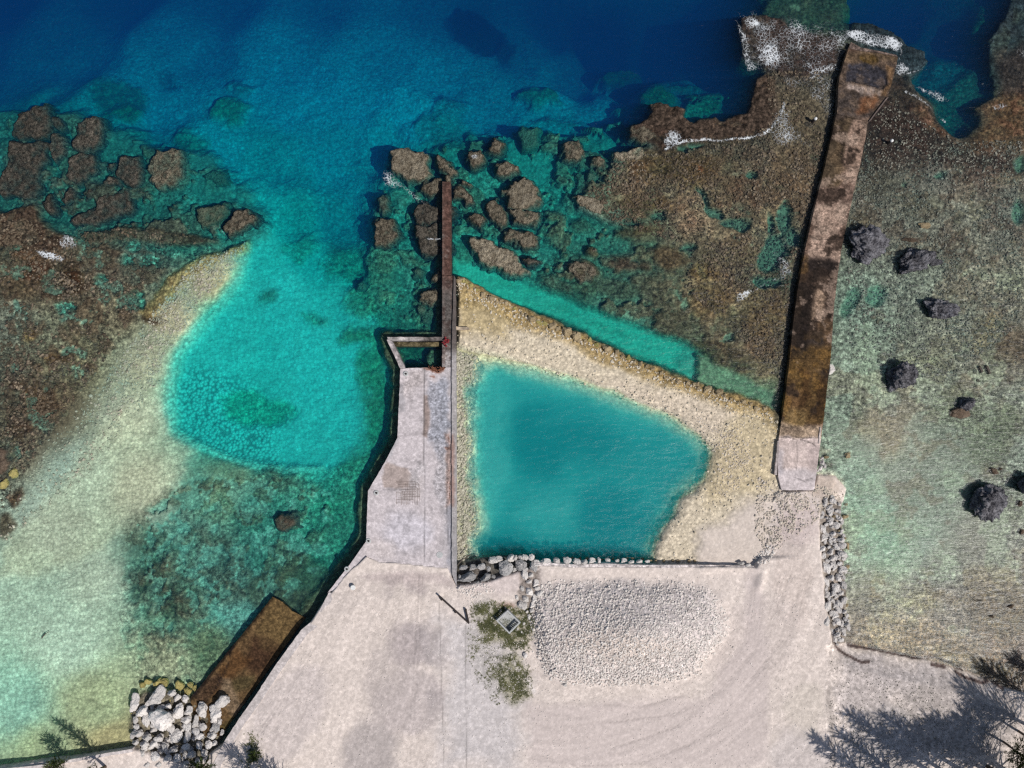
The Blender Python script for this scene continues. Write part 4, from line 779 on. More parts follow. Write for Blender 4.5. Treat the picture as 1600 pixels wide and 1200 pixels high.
def stem(v0, v1, n=5):
    L_ = [(jl(v0 + (v1 - v0) * k / n), v0 + (v1 - v0) * k / n) for k in range(n + 1)]; R_ = [(jr(v0 + (v1 - v0) * k / n), v0 + (v1 - v0) * k / n) for k in range(n + 1)]
    return L_ + R_[::-1]
head = [(1325.5,76),(1345,80),(1372,83),(1394,87),(1403,90),(1398,112),(1388,150),(1357,189),(1330,184),(1308,178),(1310,135),(1312,120)]
parts = [('jetty_head', head, JZ), ('deck_slab', stem(189.8, 267), JZ), ('deck_slab', stem(267.5, 370.5), JZ), ('deck_slab', stem(371, 470), JZ - .01), ('deck_slab', stem(470.5, 560), JZ), ('deck_slab', stem(560.5, 684), JZ - .01), ('deck_slab', stem(684.5, 766, 4), JZ + .03)]
parts[1] = ('deck_slab', [(1307,178.6),(1330,184.6),(1356.4,189.8)] + stem(200, 267)[6:] [::1] + stem(200, 267)[:6][::-1], JZ)
parts[1] = ('deck_slab', [(1356.4,189.8),(1330,184.8),(1307,178.8)] + stem(200, 267), JZ)
for nm, ol, z in parts:
    if nm == 'deck_slab' and ol is parts[1][1]:
        L_ = stem(200, 267); ol = [(1307,178.8)] + L_[:6] + L_[6:] + [(1356.4,189.8),(1330,184.8)]
    local(jet, slab_mesh(nm, ol, z, -4, M_CONC, jet_col, jet, .2, .02, spk=.7))
def dark_col(c):
    def f(U, W, x, y, col, sp, hz):
        col[:] = c; n_ = sstep(.0, .35, fbm(x, y, .8, 4, 171))[:, None] * .5; col[:] = col * (1 - n_) + np.array(c, float) * .6 * n_; return col, sp, hz
    return f
local(jet, slab_mesh('head_kerb', [(1330,66),(1334,68),(1345,74),(1400,85.5),(1403.5,89.5),(1394,86.5),(1372,82.5),(1345,79.5),(1325.5,75.5)], .45, -4, M_CONC, dark_col((112,96,88)), jet, .2, .05, spk=.9))
local(jet, slab_mesh('edge_kerb', [(1386,152),(1388.6,152),(1359.5,189.5),(1357.6,189.2)], JZ + .22, -4, M_CONC, dark_col((118,104,98)), jet, .2, .01))
local(jet, slab_mesh('edge_kerb', [(1215.2,689),(1218,688),(1213.6,742),(1210,742)], JZ + .16, -2, M_CONC, dark_col((184,172,168)), jet, .2, .02))
local(jet, slab_mesh('edge_kerb', [(1281,668),(1283.4,668),(1281,694),(1278.8,694)], JZ + .14, -2, M_CONC, dark_col((190,176,168)), jet, .2, .02))

# --- the slipway and the quay wall beside it ---------------------------------------------
def slip_col(U, W, x, y, col, sp, hz):
    col[:] = (92,72,48)
    B = lambda sh, c, **k: blob(col, sp, U, W, x, y, sh, c, **k)
    B([(425,933),(475,965),(440,1005),(395,985)], (104,84,54), soft=8, warp=8)
    B([(395,1000),(430,1020),(400,1060),(375,1030)], (62,42,30), soft=10, warp=12, amt=.8)
    B([(370,1010),(390,1030),(340,1085),(310,1090)], (92,64,38), soft=6, warp=8, amt=.8)
    B([(345,1060),(362,1062),(380,1100),(368,1120),(345,1100)], (122,104,84), soft=5, warp=8, amt=.8)
    B([(300,1085),(340,1050),(350,1070),(310,1105)], (60,46,36), soft=4, warp=10, amt=.7, spk=1)
    B([(362,1060),(395,1055),(390,1080),(372,1085)], (70,62,40), soft=4, warp=8, amt=.7)
    B([(360,1120),(380,1110),(350,1145),(340,1140)], (96,84,48), soft=5, warp=6, amt=.8)
    d = line_d(U, W, [(425,933),(298,1092)]); m = np.exp(-((d - 1) / 1.5) ** 2) * .6; col[:] = col * (1 - m[:, None]); hz += .12 * np.exp(-((d - 4) / 3) ** 2)
    d = line_d(U + 5 * fbm(x, y, 2, 3, 180), W, [(362,1010),(352,1050),(330,1085)]); m = np.exp(-(d / 1.2) ** 2) * .6; col[:] = col * (1 - m[:, None])
    return col, sp, hz
slip = slab_mesh('slipway', [(425,933),(440,941),(455,955),(477,966),(345,1150),(318,1150),(300,1110),(298,1090)], .35, -5, M_CONC, slip_col, None, .25, .05, spk=.7, tilt=lambda u, v: .02 + .0018 * max(0, v - 940))
tag(slip, 'brown algae-stained concrete slipway sloping into the water beside the quay', 'slipway')
def quay_col(U, W, x, y, col, sp, hz):
    col[:] = (198,188,184); return col, sp, hz
QL = [(513,926),(493,966),(470,985),(430,1040),(397,1090),(374,1122),(352,1156),(330,1200)]
for nm, line, z, zb, wd, lab in (('quay_wall', QL, 1.76, -5, 13, 'slanting concrete quay wall between the white sand and the slipway'),):
    O = []
    Rr = []
    for k, (u, v) in enumerate(line):
        a = line[max(0, k - 1)]; c = line[min(len(line) - 1, k + 1)]; dx, dy = c[0] - a[0], c[1] - a[1]; L = math.hypot(dx, dy)
        O.append((u, v)); Rr.append((u - dy / L * -wd * -1 * -1, v + dx / L * -wd)) if False else Rr.append((u + abs(dy) / L * wd, v + abs(dx) / L * wd * .8))
    q = slab_mesh(nm, O + Rr[::-1], z, zb, M_CONC, quay_col, None, .3, .01, tilt=QT); tag(q, lab, 'quay wall')
lw = slab_mesh('low_wall', [(-60,1214),(0,1202),(60,1195.5),(125,1184),(170,1176),(206,1170.5),(207,1175),(170,1181),(125,1189),(60,1200.5),(0,1207),(-60,1219)], 1.35, -2, M_CONC, quay_col, None, .3, .02)
tag(lw, 'low straight concrete wall at the water edge in the bottom left corner', 'wall')
pw = slab_mesh('retaining_wall', [(838,878.5),(900,882),(950,880.5),(1010,883),(1080,882.5),(1178,884.5),(1178,888),(1080,887),(1010,888),(950,886),(900,887),(838,884)], 1.72, -3, M_CONC, quay_col, None, .25, .06, spk=.6)
tag(pw, 'straight low retaining wall dropping from the sand to the enclosed lagoon', 'retaining wall')

# ------------------------------------------------------------------ coral rocks standing in the water
def coral_rock(name, outline, ztop, zbase, mat, label, cat='coral rock', group=None, rough=.32, edge=.55, res=.2, zref=None):
    zr = ztop if zref is None else zref
    pw_ = [P(u, v, zr) for u, v in outline]; pts = [(q.x, q.y) for q in pw_]
    pa = np.array(pts); cx, cy = pa.mean(0)
    k = hash_(name + label) % 50
    xs = np.arange(pa[:, 0].min() - 1.2, pa[:, 0].max() + 1.2, res); ys = np.arange(pa[:, 1].min() - 1.2, pa[:, 1].max() + 1.2, res)
    GX, GY = np.meshgrid(xs, ys); sh = GX.shape
    x, y = GX.ravel(), GY.ravel()
    sd = poly_sd(x + 1.1 * fbm(x, y, 1.9, 5, k, .65), y + 1.1 * fbm(x, y, 1.9, 5, k + 7, .65), pts)
    prof = sstep(-.75, edge, sd) ** .8
    h = zbase + (ztop - zbase) * prof + rough * (fbm(x, y, .9, 4, k + 3, .65) * 1.3 + .5 * fbm(x, y, 3.2, 2, k + 5)) * sstep(-.5, .8, sd)
    vn = fbm(x, y, .55, 2, k + 11); h -= rough * .9 * np.clip(vn - .18, 0, 1) * sstep(0, .6, sd)
    ok = (sd > -.8).reshape(sh); idx = -np.ones(sh, int)
    f = ok[:-1, :-1] & ok[1:, :-1] & ok[:-1, 1:] & ok[1:, 1:]
    used = np.zeros(sh, bool); used[:-1, :-1] |= f; used[1:, :-1] |= f; used[:-1, 1:] |= f; used[1:, 1:] |= f
    idx[used] = np.arange(used.sum()); V = np.stack([x - cx, y - cy, h], 1).reshape(sh + (3,))[used]
    jj, ii = np.where(f); Fc = np.stack([idx[jj, ii], idx[jj, ii + 1], idx[jj + 1, ii + 1], idx[jj + 1, ii]], 1)
    o = fast_mesh(name, V, Fc, mat, True); o.location = (cx, cy, 0); return tag(o, label, cat, group)
def hash_(s):
    h = 7
    for ch in s: h = (h * 31 + ord(ch)) % 1000003
    return h
CR = [
 ([(608,250),(608,232),(622,226),(648,230),(662,238),(672,245),(668,258),(678,268),(676,272),(660,280),(650,286),(635,282),(625,270),(612,262)], .55, -5, M_CORALT, 'large tan coral rock west of the sea wall tip, foam at its foot'),
 ([(675,240),(683,233),(692,245),(703,252),(716,265),(716,272),(703,275),(690,268),(678,252)], .4, -4, M_CORAL, 'long slanting coral rock just beyond the tip of the sea wall'),
 ([(656,298),(664,282),(680,274),(690,276),(690,303),(670,307)], .35, -4, M_CORAL, 'coral rock touching the west side of the sea wall near its tip'),
 ([(704,292),(716,285),(730,292),(740,308),(738,317),(725,318),(715,310),(704,308)], .25, -3.5, M_CORAL, 'coral rock touching the east side of the sea wall near its tip'),
 ([(715,279),(724,275),(735,282),(732,290),(720,288)], .0, -3, M_CORAL, 'small low coral rock northeast of the sea wall tip'),
 ([(644,330),(652,322),(665,314),(688,318),(690,345),(672,350),(650,346)], .2, -4, M_CORALD, 'dark flat coral rock against the sea wall, upper of a joined pair'),
 ([(641,362),(648,352),(670,350),(690,346),(690,400),(668,406),(652,392),(650,374)], .3, -4, M_CORALD, 'dark coral rock with a white foam streak against the sea wall'),
 ([(704,318),(711,322),(714,332),(708,342),(704,342)], .1, -3, M_CORALD, 'small dark coral shelf against the east face of the sea wall'),
 ([(704,378),(707,380),(708,392),(704,394)], .1, -3, M_CORALD, 'tiny dark coral knob on the east face of the sea wall'),
 ([(728,238),(735,232),(750,233),(757,242),(752,254),(740,259),(732,252)], .4, -4, M_CORAL, 'round coral rock capped with a patch of white foam'),
 ([(757,228),(765,215),(780,212),(790,222),(788,233),(772,240),(760,236)], .4, -4, M_CORAL, 'rounded coral rock farthest out to sea, northeast of the foam-capped one'),
 ([(775,258),(783,248),(795,250),(810,262),(808,270),(790,275),(775,270)], .4, -4, M_CORAL, 'oval coral rock below the farthest rounded one'),
 ([(783,300),(795,280),(815,272),(830,280),(845,300),(848,310),(842,320),(825,324),(812,324),(790,322),(790,308)], .6, -4, M_CORALT, 'large pale tan coral rock, lobed, upper half of the biggest pair'),
 ([(790,325),(812,325),(828,325),(845,330),(846,345),(835,352),(812,354),(798,348),(800,338)], .3, -4, M_CORAL, 'coral rock joined below the large pale tan one'),
 ([(759,330),(763,313),(775,310),(786,318),(790,335),(790,352),(780,356),(765,345)], .35, -4, M_CORAL, 'upright oval coral rock left of the biggest pair'),
 ([(729,335),(738,329),(752,332),(759,342),(752,355),(740,352)], .35, -3.5, M_CORAL, 'small round coral rock standing alone east of the sea wall'),
 ([(732,380),(738,368),(760,372),(780,380),(800,390),(812,408),(828,424),(808,430),(785,425),(760,415),(740,402)], .4, -3, M_CORALT, 'broad tan coral rock at the head of the turquoise trench'),
 ([(785,365),(795,358),(825,360),(840,368),(838,385),(825,392),(805,380),(790,378)], .2, -3.5, M_CORAL, 'dark two-lobed coral rock above the broad tan one'),
 ([(812,402),(830,398),(848,408),(838,416),(816,414)], .1, -3, M_CORALD, 'narrow dark coral ledge pointing east from the broad tan rock'),
 ([(582,345),(592,338),(608,340),(620,352),(626,370),(620,382),(600,388),(585,380),(580,365)], .05, -4, M_CORAL, 'half-drowned round coral rock farthest west of the sea wall'),
 ([(586,310),(598,303),(608,312),(608,325),(595,332)], -.3, -4, M_CORAL, 'small drowned coral head above the half-drowned round rock'),
 ([(668,435),(680,420),(690,415),(690,445),(672,442)], .3, -3, M_CORAL, 'small coral rock against the sea wall, upper of two near its middle'),
 ([(656,455),(665,450),(690,448),(690,470),(670,478),(658,470)], .3, -3, M_CORAL, 'square coral rock against the sea wall, lower of two near its middle'),
 ([(645,424),(655,418),(664,426),(662,437),(648,436)], -.6, -3, M_CORALG, 'small drowned round coral head left of the wall-side rocks'),
 ([(647,480),(658,476),(666,484),(658,492),(648,490)], -.4, -3, M_CORALG, 'small drowned coral head below the square wall-side rock'),
 ([(654,502),(665,486),(676,480),(680,490),(668,508)], -.9, -3, M_CORALG, 'drowned slanting greenish slab above the walled pen'),
 ([(559,440),(568,436),(575,444),(570,454),(560,452)], -1.6, -4, M_CORALG, 'deep drowned boulder in the teal water west of the wall'),
 ([(880,225),(888,217),(905,217),(912,230),(905,247),(888,248),(880,240)], .2, -5, M_CORAL, 'lone round coral rock in blue water before the big reef'),
 ([(805,205),(815,195),(840,200),(846,222),(835,230),(815,225)], -1.1, -5, M_CORALG, 'drowned greenish coral head in blue water left of the lone round rock'),
 ([(925,250),(935,240),(946,246),(950,262),(936,268)], .0, -4, M_CORAL, 'small coral head off the corner of the big reef'),
 ([(912,268),(925,262),(935,272),(930,286),(915,284)], -.6, -4, M_CORALG, 'drowned green coral head beside the corner of the big reef'),
 ([(980,200),(990,192),(1010,192),(1030,196),(1028,218),(1005,224),(984,214)], .15, -4, M_CORAL, 'brown bulging coral shoulder on the seaward edge of the big reef'),
 ([(954,236),(975,232),(1000,230),(1012,238),(1000,252),(975,258),(958,252)], .15, -3, M_CORALT, 'tan coral ledge below the bulging shoulder of the big reef'),
 ([(1016,172),(1020,160),(1035,157),(1050,168),(1045,182),(1025,180)], .25, -4, M_CORALD, 'dark brown coral knob at the seaward point of the big reef'),
 ([(895,304),(908,300),(930,308),(946,322),(940,338),(920,334),(905,322)], .15, -3.5, M_CORALT, 'tan coral bulge on the landward corner of the big reef'),
 ([(887,412),(900,404),(920,408),(932,420),(925,438),(905,438),(892,426)], .1, -3, M_CORAL, 'low brown coral patch between the trench and the big reef'),
 ([(912,388),(922,382),(935,388),(930,398),(918,398)], .15, -3, M_CORAL, 'tiny brown coral patch north of the low brown one'),
 ([(10,205),(20,185),(40,170),(55,161),(68,168),(75,185),(78,200),(70,212),(50,218),(25,215)], .25, -6, M_CORALD, 'dark domed coral rock at the seaward tip of the western reef'),
 ([(12,218),(50,220),(72,216),(86,226),(66,250),(62,270),(60,300),(55,310),(40,314),(20,305),(0,312),(-20,290),(0,270),(10,245)], .25, -5, M_CORALD, 'huge reddish-brown coral rock behind the domed one, western reef'),
 ([(74,206),(88,200),(98,220),(98,240),(82,250),(73,235)], .2, -5, M_CORALD, 'narrow dark coral rock right of the huge reddish one'),
 ([(76,182),(92,180),(98,190),(90,198),(78,196)], -.2, -6, M_CORALD, 'small low coral rock between the domed and narrow ones'),
 ([(117,190),(130,180),(150,178),(160,190),(157,215),(152,230),(135,238),(112,232),(118,210)], .25, -6, M_CORALD, 'tall oval dark coral rock, first of the western row'),
 ([(103,255),(108,245),(125,235),(145,238),(150,255),(148,268),(130,280),(115,288),(103,275)], .2, -5, M_CORALD, 'round dark coral rock just below the tall oval one'),
 ([(180,258),(185,243),(210,243),(218,260),(220,280),(205,293),(190,288),(178,272)], .2, -5, M_CORALD, 'brown coral rock in the western row with a drowned flank'),
 ([(160,258),(170,250),(176,258),(170,266),(161,264)], .1, -5, M_CORALD, 'very small coral knob left of the brown rock with a drowned flank'),
 ([(155,284),(165,272),(182,276),(186,288),(172,294),(157,290)], .0, -4, M_CORALD, 'low coral rock below the very small knob'),
 ([(232,248),(248,232),(280,232),(287,250),(280,270),(268,290),(250,293),(235,285),(230,265)], .25, -6, M_CORAL, 'big squarish coral rock at the eastern end of the western row'),
 ([(145,312),(165,298),(200,295),(207,320),(205,332),(185,338),(160,345),(140,352),(115,352),(110,342),(120,330),(145,325)], .15, -3, M_CORALD, 'long rusty brown coral rock below the western row'),
 ([(97,308),(103,292),(112,289),(120,298),(118,312),(105,317)], .25, -4, M_CORALD, 'small oval rusty coral rock, right of a smaller pair'),
 ([(63,318),(68,302),(78,298),(83,315),(88,332),(75,335)], .2, -4, M_CORALD, 'small narrow rusty coral rock, left of a smaller pair'),
 ([(127,300),(135,294),(150,298),(146,307),(130,307)], .05, -4, M_CORALD, 'tiny dark coral knob between the rusty rocks'),
 ([(302,345),(308,320),(330,316),(350,312),(355,325),(345,340),(330,350),(312,356)], -.1, -3.5, M_CORALG, 'slanted green-brown drowned coral slab near the bank tip'),
 ([(345,352),(352,340),(365,330),(385,326),(398,334),(402,343),(390,352),(370,362),(355,372)], .4, -3.5, M_CORAL, 'brown jagged coral rock at the tip of the pale bank'),
 ([(430,815),(440,806),(455,802),(466,812),(462,826),(445,836),(430,832)], -.15, -2.2, M_BROWNB, 'lone brown boulder drowned in green water west of the dock'),
 ([(318,276),(330,266),(350,268),(355,288),(338,290)], -1.6, -4, M_CORALG, 'drowned green coral head in the turquoise water, right of the western row'),
]
for ol, zt_, zb_, mt, lab in CR:
    zt_ = (-.06 if ol[0][0] < 300 else zt_ * .4) if zt_ > 0 else zt_; zb_ = max(zb_, -3.2)
    coral_rock('coral_rock', ol, zt_, zb_, mt, lab, rough=.34 if zt_ > -.2 else .25)
# rubble cap at the very tip of the sea wall
coral_rock('coral_rock', [(688,272),(695,266),(702,272),(704,284),(690,284)], .9, -4, M_CORAL, 'small brown coral lump capping the tip of the sea wall', rough=.25, edge=.7)

# ------------------------------------------------------------------ boulders
def rock_mesh(name, seed, mat, sub=3, rough=.26, crag=.07, flatten=.75):
    bm = bmesh.new(); bmesh.ops.create_icosphere(bm, subdivisions=sub, radius=1.0)
    rg = random.Random(seed); off = Vector((rg.uniform(-50, 50), rg.uniform(-50, 50), rg.uniform(-50, 50)))
    planes = [(Vector((rg.gauss(0, 1), rg.gauss(0, 1), rg.gauss(0, .8))).normalized(), rg.uniform(.46, .84)) for _ in range(17)]
    for v in bm.verts:
        d = v.co.normalized(); r = 1.0
        for n_, h_ in planes:
            c = d.dot(n_)
            if c > .01: r = min(r, h_ / c)
        r *= 1 + rough * mnoise.fractal(d * 1.6 + off, 1.0, 2.0, 4) + crag * mnoise.fractal(d * 5 + off, .8, 2.0, 4) + (crag * .35 * mnoise.fractal(d * 14 + off, .7, 2.0, 3) if sub > 3 else 0)
        v.co = d * r; v.co.z *= flatten
    me = bpy.data.meshes.new(name); bm.to_mesh(me); bm.free(); me.materials.append(mat)
    me.polygons.foreach_set('use_smooth', [sub > 3] * len(me.polygons)); return me
PROT = {m.name: [rock_mesh('boulder', 100 + k * 7 + len(m.name), m) for k in range(7)] for m in (M_PALE, M_PALEM, M_WHITE, M_GREYST, M_YELLOW, M_TAN)}
def boulder(u, v, wpx, hpx, mat, label, group=None, z=None, name='boulder', rot=None, cat='boulder', sink=.25, k=None, hf=.75):
    rg = random.Random(int(u * 131 + v * 17)); me = PROT[mat.name][rg.randrange(7) if k is None else k]
    o = bpy.data.objects.new(name, me); C.objects.link(o)
    a, c_ = wpx / 20 * 1.2, hpx / 20 * 1.2; hz_ = min(a, c_) * hf / .75
    g = P(u, v, .8); gz = zat(g.x, g.y) if z is None else z
    o.location = P(u, v, gz + hz_ * .4); o.location.z = gz + hz_ * .75 * (1 - sink * 2) if z is None else z
    o.scale = (a, c_, hz_); o.rotation_euler = (rg.uniform(-.15, .15), rg.uniform(-.15, .15), math.radians(-(rot or 0)))
    return tag(o, label, cat, group)
# dark craggy boulders on the eastern flat
for (u, v, wp, hp, hh, rot, seed, lab) in [
    (1357,385,36,29,1.25,20,3,'big purple-grey craggy boulder closest to the jetty'), (1428,409,34,25,1.1,-15,8,'purple-grey craggy boulder with a low tail pointing right, brown weed above it'),
    (1467,483,29,20,1.1,5,21,'block-shaped dark grey craggy boulder, upper right of the round one'), (1405,586,27,26,1.2,0,15,'round dark grey craggy boulder in the middle of the eastern flat'),
    (1541,781,32,32,1.7,-20,33,'tallest purple-grey craggy boulder, low on the eastern flat'), (1602,759,16,17,1.1,0,41,'small dark craggy boulder cut by the right edge of the view')]:
    me = rock_mesh('craggy_boulder', seed, M_DARKB, 5, .3, .19, 1.0)
    o = bpy.data.objects.new('craggy_boulder', me); C.objects.link(o); o.location = P(u, v, .25 + hh * .35); o.scale = (wp / 10 * 1.06, hp / 10 * 1.06, hh * 1.5); o.rotation_euler = (0, 0, R(-rot)); tag(o, lab, 'boulder')
me = rock_mesh('craggy_boulder', 63, M_DARKB, 3, .2, .16, 1.0); o = bpy.data.objects.new('boulder_tail', me); C.objects.link(o); o.location = P(1462,410,.0); o.scale = (1.5, .9, .55); tag(o, 'low grey stone lying just right of the boulder with brown weed', 'stone')
me = rock_mesh('craggy_boulder', 71, M_DARKB, 4, .2, .16, 1.0); o = bpy.data.objects.new('craggy_boulder', me); C.objects.link(o); o.location = P(1511,631,.3); o.scale = (2.0, 1.6, 1.2); tag(o, 'half grey, half brown boulder lower right of the round craggy one', 'boulder')
me = rock_mesh('brown_boulder', 72, M_BROWNB, 3, .2, .1, 1.0); o = bpy.data.objects.new('brown_boulder', me); C.objects.link(o); o.location = P(1502,642,-.1); o.scale = (2.2, 1.2, .6); tag(o, 'low brown rock shelf at the foot of the half grey boulder', 'rock')
for (u, v, a, c_, lab) in [(1593,787,9,7,'small brown rock at the right edge, below the cut-off boulder'), (1552,735,10,8,'low brown coral lump above the tallest craggy boulder'), (1596,832,7,5,'tiny brown rock low at the right edge'), (1548,962,5,4,'small black stone on the brown shallows near the beach'),
                           (1578,947,10,5,'dark weedy stone beside the small black stone'), (1563,733,5,4,'pebble-sized brown rock beside the low coral lump'), (1425,375,16,5,'brown weedy ledge above the boulder with a tail'), (25,603,8,5,'low brown rock on the western reef flat'), (450,462,1,1,'')]:
    if not lab: continue
    me = rock_mesh('brown_rock', int(u), M_BROWNB, 3, .25, .12, 1.0); o = bpy.data.objects.new('brown_rock', me); C.objects.link(o); o.location = P(u, v, -.15); o.scale = (a / 10, c_ / 10, .45); tag(o, lab, 'rock')
for (u, v, a, c_, mt, lab) in [(1448,352,11,6,M_TAN,'flat tan oval stone north of the craggy boulders'), (1325,712,6,6,M_TAN,'small orange-tan stone in green water beside the sand spit'), (20,740,10,9,M_YELLOW,'round yellow stone at the left edge, larger of two'), (5,757,8,8,M_YELLOW,'round yellow stone at the left edge, smaller of two'),
                              (1300,578,6,8,M_WHITE,'white submerged stone touching the east side of the jetty')]:
    o = boulder(u, v, a * 2, c_ * 2, mt, lab, None, z=-.05, name='stone', cat='stone', hf=.4)
coral_rock('coral_rock', [(-10,705),(8,700),(14,712),(10,735),(-10,742)], .2, -1, M_BROWNB, 'red-brown rock at the left edge above the two yellow stones', rough=.2)
coral_rock('coral_rock', [(18,778),(28,765),(36,768),(33,782),(22,790)], -.05, -1, M_BROWNB, 'drowned dark red rock below the two yellow stones', rough=.15)
# thin flat reef plates lying on the eastern flat
PL = [(1535,515,11),(1548,528,9),(1540,545,8),(1552,541,7),(1562,532,6),(1557,520,6),(1544,555,6),(1566,512,6),(1495,546,10),(1500,560,11),(1512,552,6),(1550,566,8),(1560,570,6),(1560,505,7),(1510,375,7),(1498,415,8),(1430,490,6),(1365,495,7),(1372,502,5),(1520,470,6),(1536,478,7),(1582,425,9),(1590,440,7),(1575,402,8),(1560,455,7),(1380,372,5),(1494,345,5),(1516,380,6),(1525,580,6),(1530,595,5),(1482,505,6),(1570,480,5),(1588,500,6),(1600,470,6),(1510,450,5)]
plates = [rock_mesh('reef_plate', 300 + k, rock_material('reef_plate_%s' % 'abc'[k], ((.20,.185,.13), (.16,.16,.12), (.22,.19,.13))[k], (.13,.12,.09), (.05,.045,.03), 1.5, .1), 2, .3, 0, .35) for k in range(3)]
for k, (u, v, r_) in enumerate(PL):
    o = bpy.data.objects.new('reef_plate', plates[k % 3]); C.objects.link(o); q = P(u, v, 0); o.location = (q.x, q.y, -.22); o.scale = (r_ / 10, r_ / 10 * .75, .45); o.rotation_euler = (0, 0, k * 1.3)
    tag(o, 'flat pale brown slab of reef rock lying in the eastern shallows', 'reef slab', 'flat slabs scattered over the eastern shallows')

# riprap pile bottom left: traced stones
G1 = 'boulders piled beside the slipway'
T1 = [(208,1101,18,27,0,'upright grey-white boulder at the left end of the pile'), (240,1093,25,34,30,'large pointed white boulder at the seaward side of the pile'), (222,1112,20,20,0,''), (251,1129,40,40,40,'largest grey boulder in the middle of the pile'), (225,1127,14,20,0,''), (237,1112,10,8,0,''), (249,1107,16,9,-20,''), (262,1104,13,9,0,''),
      (278,1112,18,30,10,'tall narrow white boulder in the pile beside the largest grey one'), (294,1112,15,13,0,''), (269,1083,14,12,0,'small white boulder beside the yellow ones'), (276,1090,14,10,-40,''), (288,1093,14,11,20,''), (314,1111,20,24,0,'shaded round boulder next to the slipway foot'), (335,1117,25,24,-25,'large white boulder resting on the slipway foot'), (348,1097,26,20,-30,'lone bright white boulder lying on the brown slipway'),
      (291,1125,14,13,0,''), (289,1136,15,16,0,''), (304,1130,11,20,10,''), (315,1136,14,11,0,''), (334,1138,15,14,0,''), (332,1149,14,14,0,''), (303,1144,15,11,0,''), (313,1152,14,12,0,''), (272,1150,22,18,0,'bluish shaded boulder in the middle of the pile, under the tree'), (291,1154,14,17,0,''), (291,1168,14,12,0,''), (264,1140,14,13,0,''), (262,1131,13,12,0,''),
      (210,1125,10,10,0,''), (211,1136,12,8,0,''), (216,1146,18,13,0,''), (230,1152,16,12,0,''), (248,1156,16,10,10,''), (240,1163,14,12,0,''), (256,1168,16,14,0,''), (270,1172,15,12,0,''), (226,1163,14,12,0,''), (240,1182,18,13,0,''), (262,1186,14,13,0,''), (222,1178,13,12,0,''), (275,1188,14,14,0,''), (324,1164,13,12,0,''), (310,1166,14,12,0,''), (335,1162,10,11,0,''),
      (300,1180,14,13,0,''), (318,1178,14,12,0,''), (248,1194,13,12,0,''), (230,1194,14,12,0,''), (290,1196,15,14,0,''), (308,1194,13,14,0,''), (326,1190,13,12,0,''), (205,1150,9,9,0,''), (342,1128,10,10,0,''), (212,1160,10,10,0,''), (346,1146,8,9,0,''), (208,1182,9,8,0,'')]
for k, (u, v, a, c_, rt, lab) in enumerate(T1):
    zc_ = .75 + .5 * max(0, 1 - math.hypot(u - 272, v - 1145) / 60)
    boulder(u, v, a, c_, M_PALE if k % 5 else M_GREYST if k in (5, 20) else M_PALE, lab or (('small' if a * c_ < 130 else 'large' if a * c_ > 230 else 'mid-sized') + ' pale boulder in the ' + ('seaward' if v < 1115 else 'landward' if v > 1160 else 'middle') + ' part of the pile, ' + ('lagoon shallows side' if u < 240 else 'slipway side' if u > 300 else 'centre')), G1, z=zc_, rot=rt)
for k in range(70):                                          # the stones underneath, seen in the gaps
    u, v = rng.uniform(212, 345), rng.uniform(1105, 1200)
    if (v < 1190 and u > 350 - (v - 1130)): continue
    boulder(u, v, 12, 12, M_PALE, 'smaller limestone stone wedged in the pile beside the slipway', 'stones wedged low in the slipway pile', z=.3, name='stone', cat='stone')
for k, (u, v, a, c_) in enumerate([(222,1071,11,12), (231,1066,12,10), (246,1068,14,13), (256,1067,12,14), (252,1080,12,14), (253,1091,8,12), (280,1072,14,17), (291,1082,15,14), (297,1071,9,10), (303,1076,8,10), (262,1094,9,11), (221,1096,9,7), (211,1114,12,6), (267,1097,8,9)]):
    boulder(u, v, a, c_, M_YELLOW, 'yellow algae-covered stone at the waterline of the slipway pile', 'yellow stones at the foot of the pile', z=-.05, name='stone', cat='stone')

# riprap line along the eastern lagoon: traced
G2 = 'boulders in the riprap line along the eastern lagoon'
sc_ = 260 / 1200
T2r = [(185,75,30,20),(190,105,55,45),(165,180,40,30),(220,180,34,24),(215,280,58,48),(115,310,52,62),(175,240,44,34),(235,225,32,28),(130,375,60,50),(200,340,44,40),(155,355,26,28),(260,385,60,44),(255,425,66,46),(215,440,46,40),(165,440,30,30),(122,450,56,50),(125,505,56,50),(180,480,40,40),(195,520,52,44),(268,492,90,50),(140,590,74,84),(205,585,40,58),(245,560,46,38),(265,605,76,48),(187,658,44,54),(235,665,56,48),(135,685,64,70),(208,730,58,60),(268,715,50,62),(255,770,50,44),(200,778,40,36),(145,785,56,40),(275,830,44,60),(235,850,60,60),(185,820,36,34),(158,870,60,92),(210,935,60,60),(230,900,50,36),(280,905,38,34),(150,968,58,92),(228,975,70,62),(265,1035,66,48),(300,997,50,42),(160,1085,44,46),(232,1070,50,44),(208,1100,40,60),(165,1040,40,40),(255,1110,50,40),(180,140,34,30),(240,130,30,26),(150,225,26,24),(205,395,34,30),(170,395,26,24),(110,640,24,20),(240,515,40,34),(220,1140,26,20)]
spec2 = {(268,492):'long pointed white boulder sticking out towards the lagoon', (158,870):'upright rounded grey-white boulder, second large one from the line end', (150,968):'tall grey boulder near the southern end of the line', (140,590):'large squarish boulder on the sand side, middle of the line', (300,997):'small boulder with dark ring standing out from the line end', (215,280):'round smooth pale boulder near the northern end of the line', (160,1085):'round boulder at the sand-side southern corner of the line', (115,310):'broken-faced boulder on the sand side, near the northern end'}
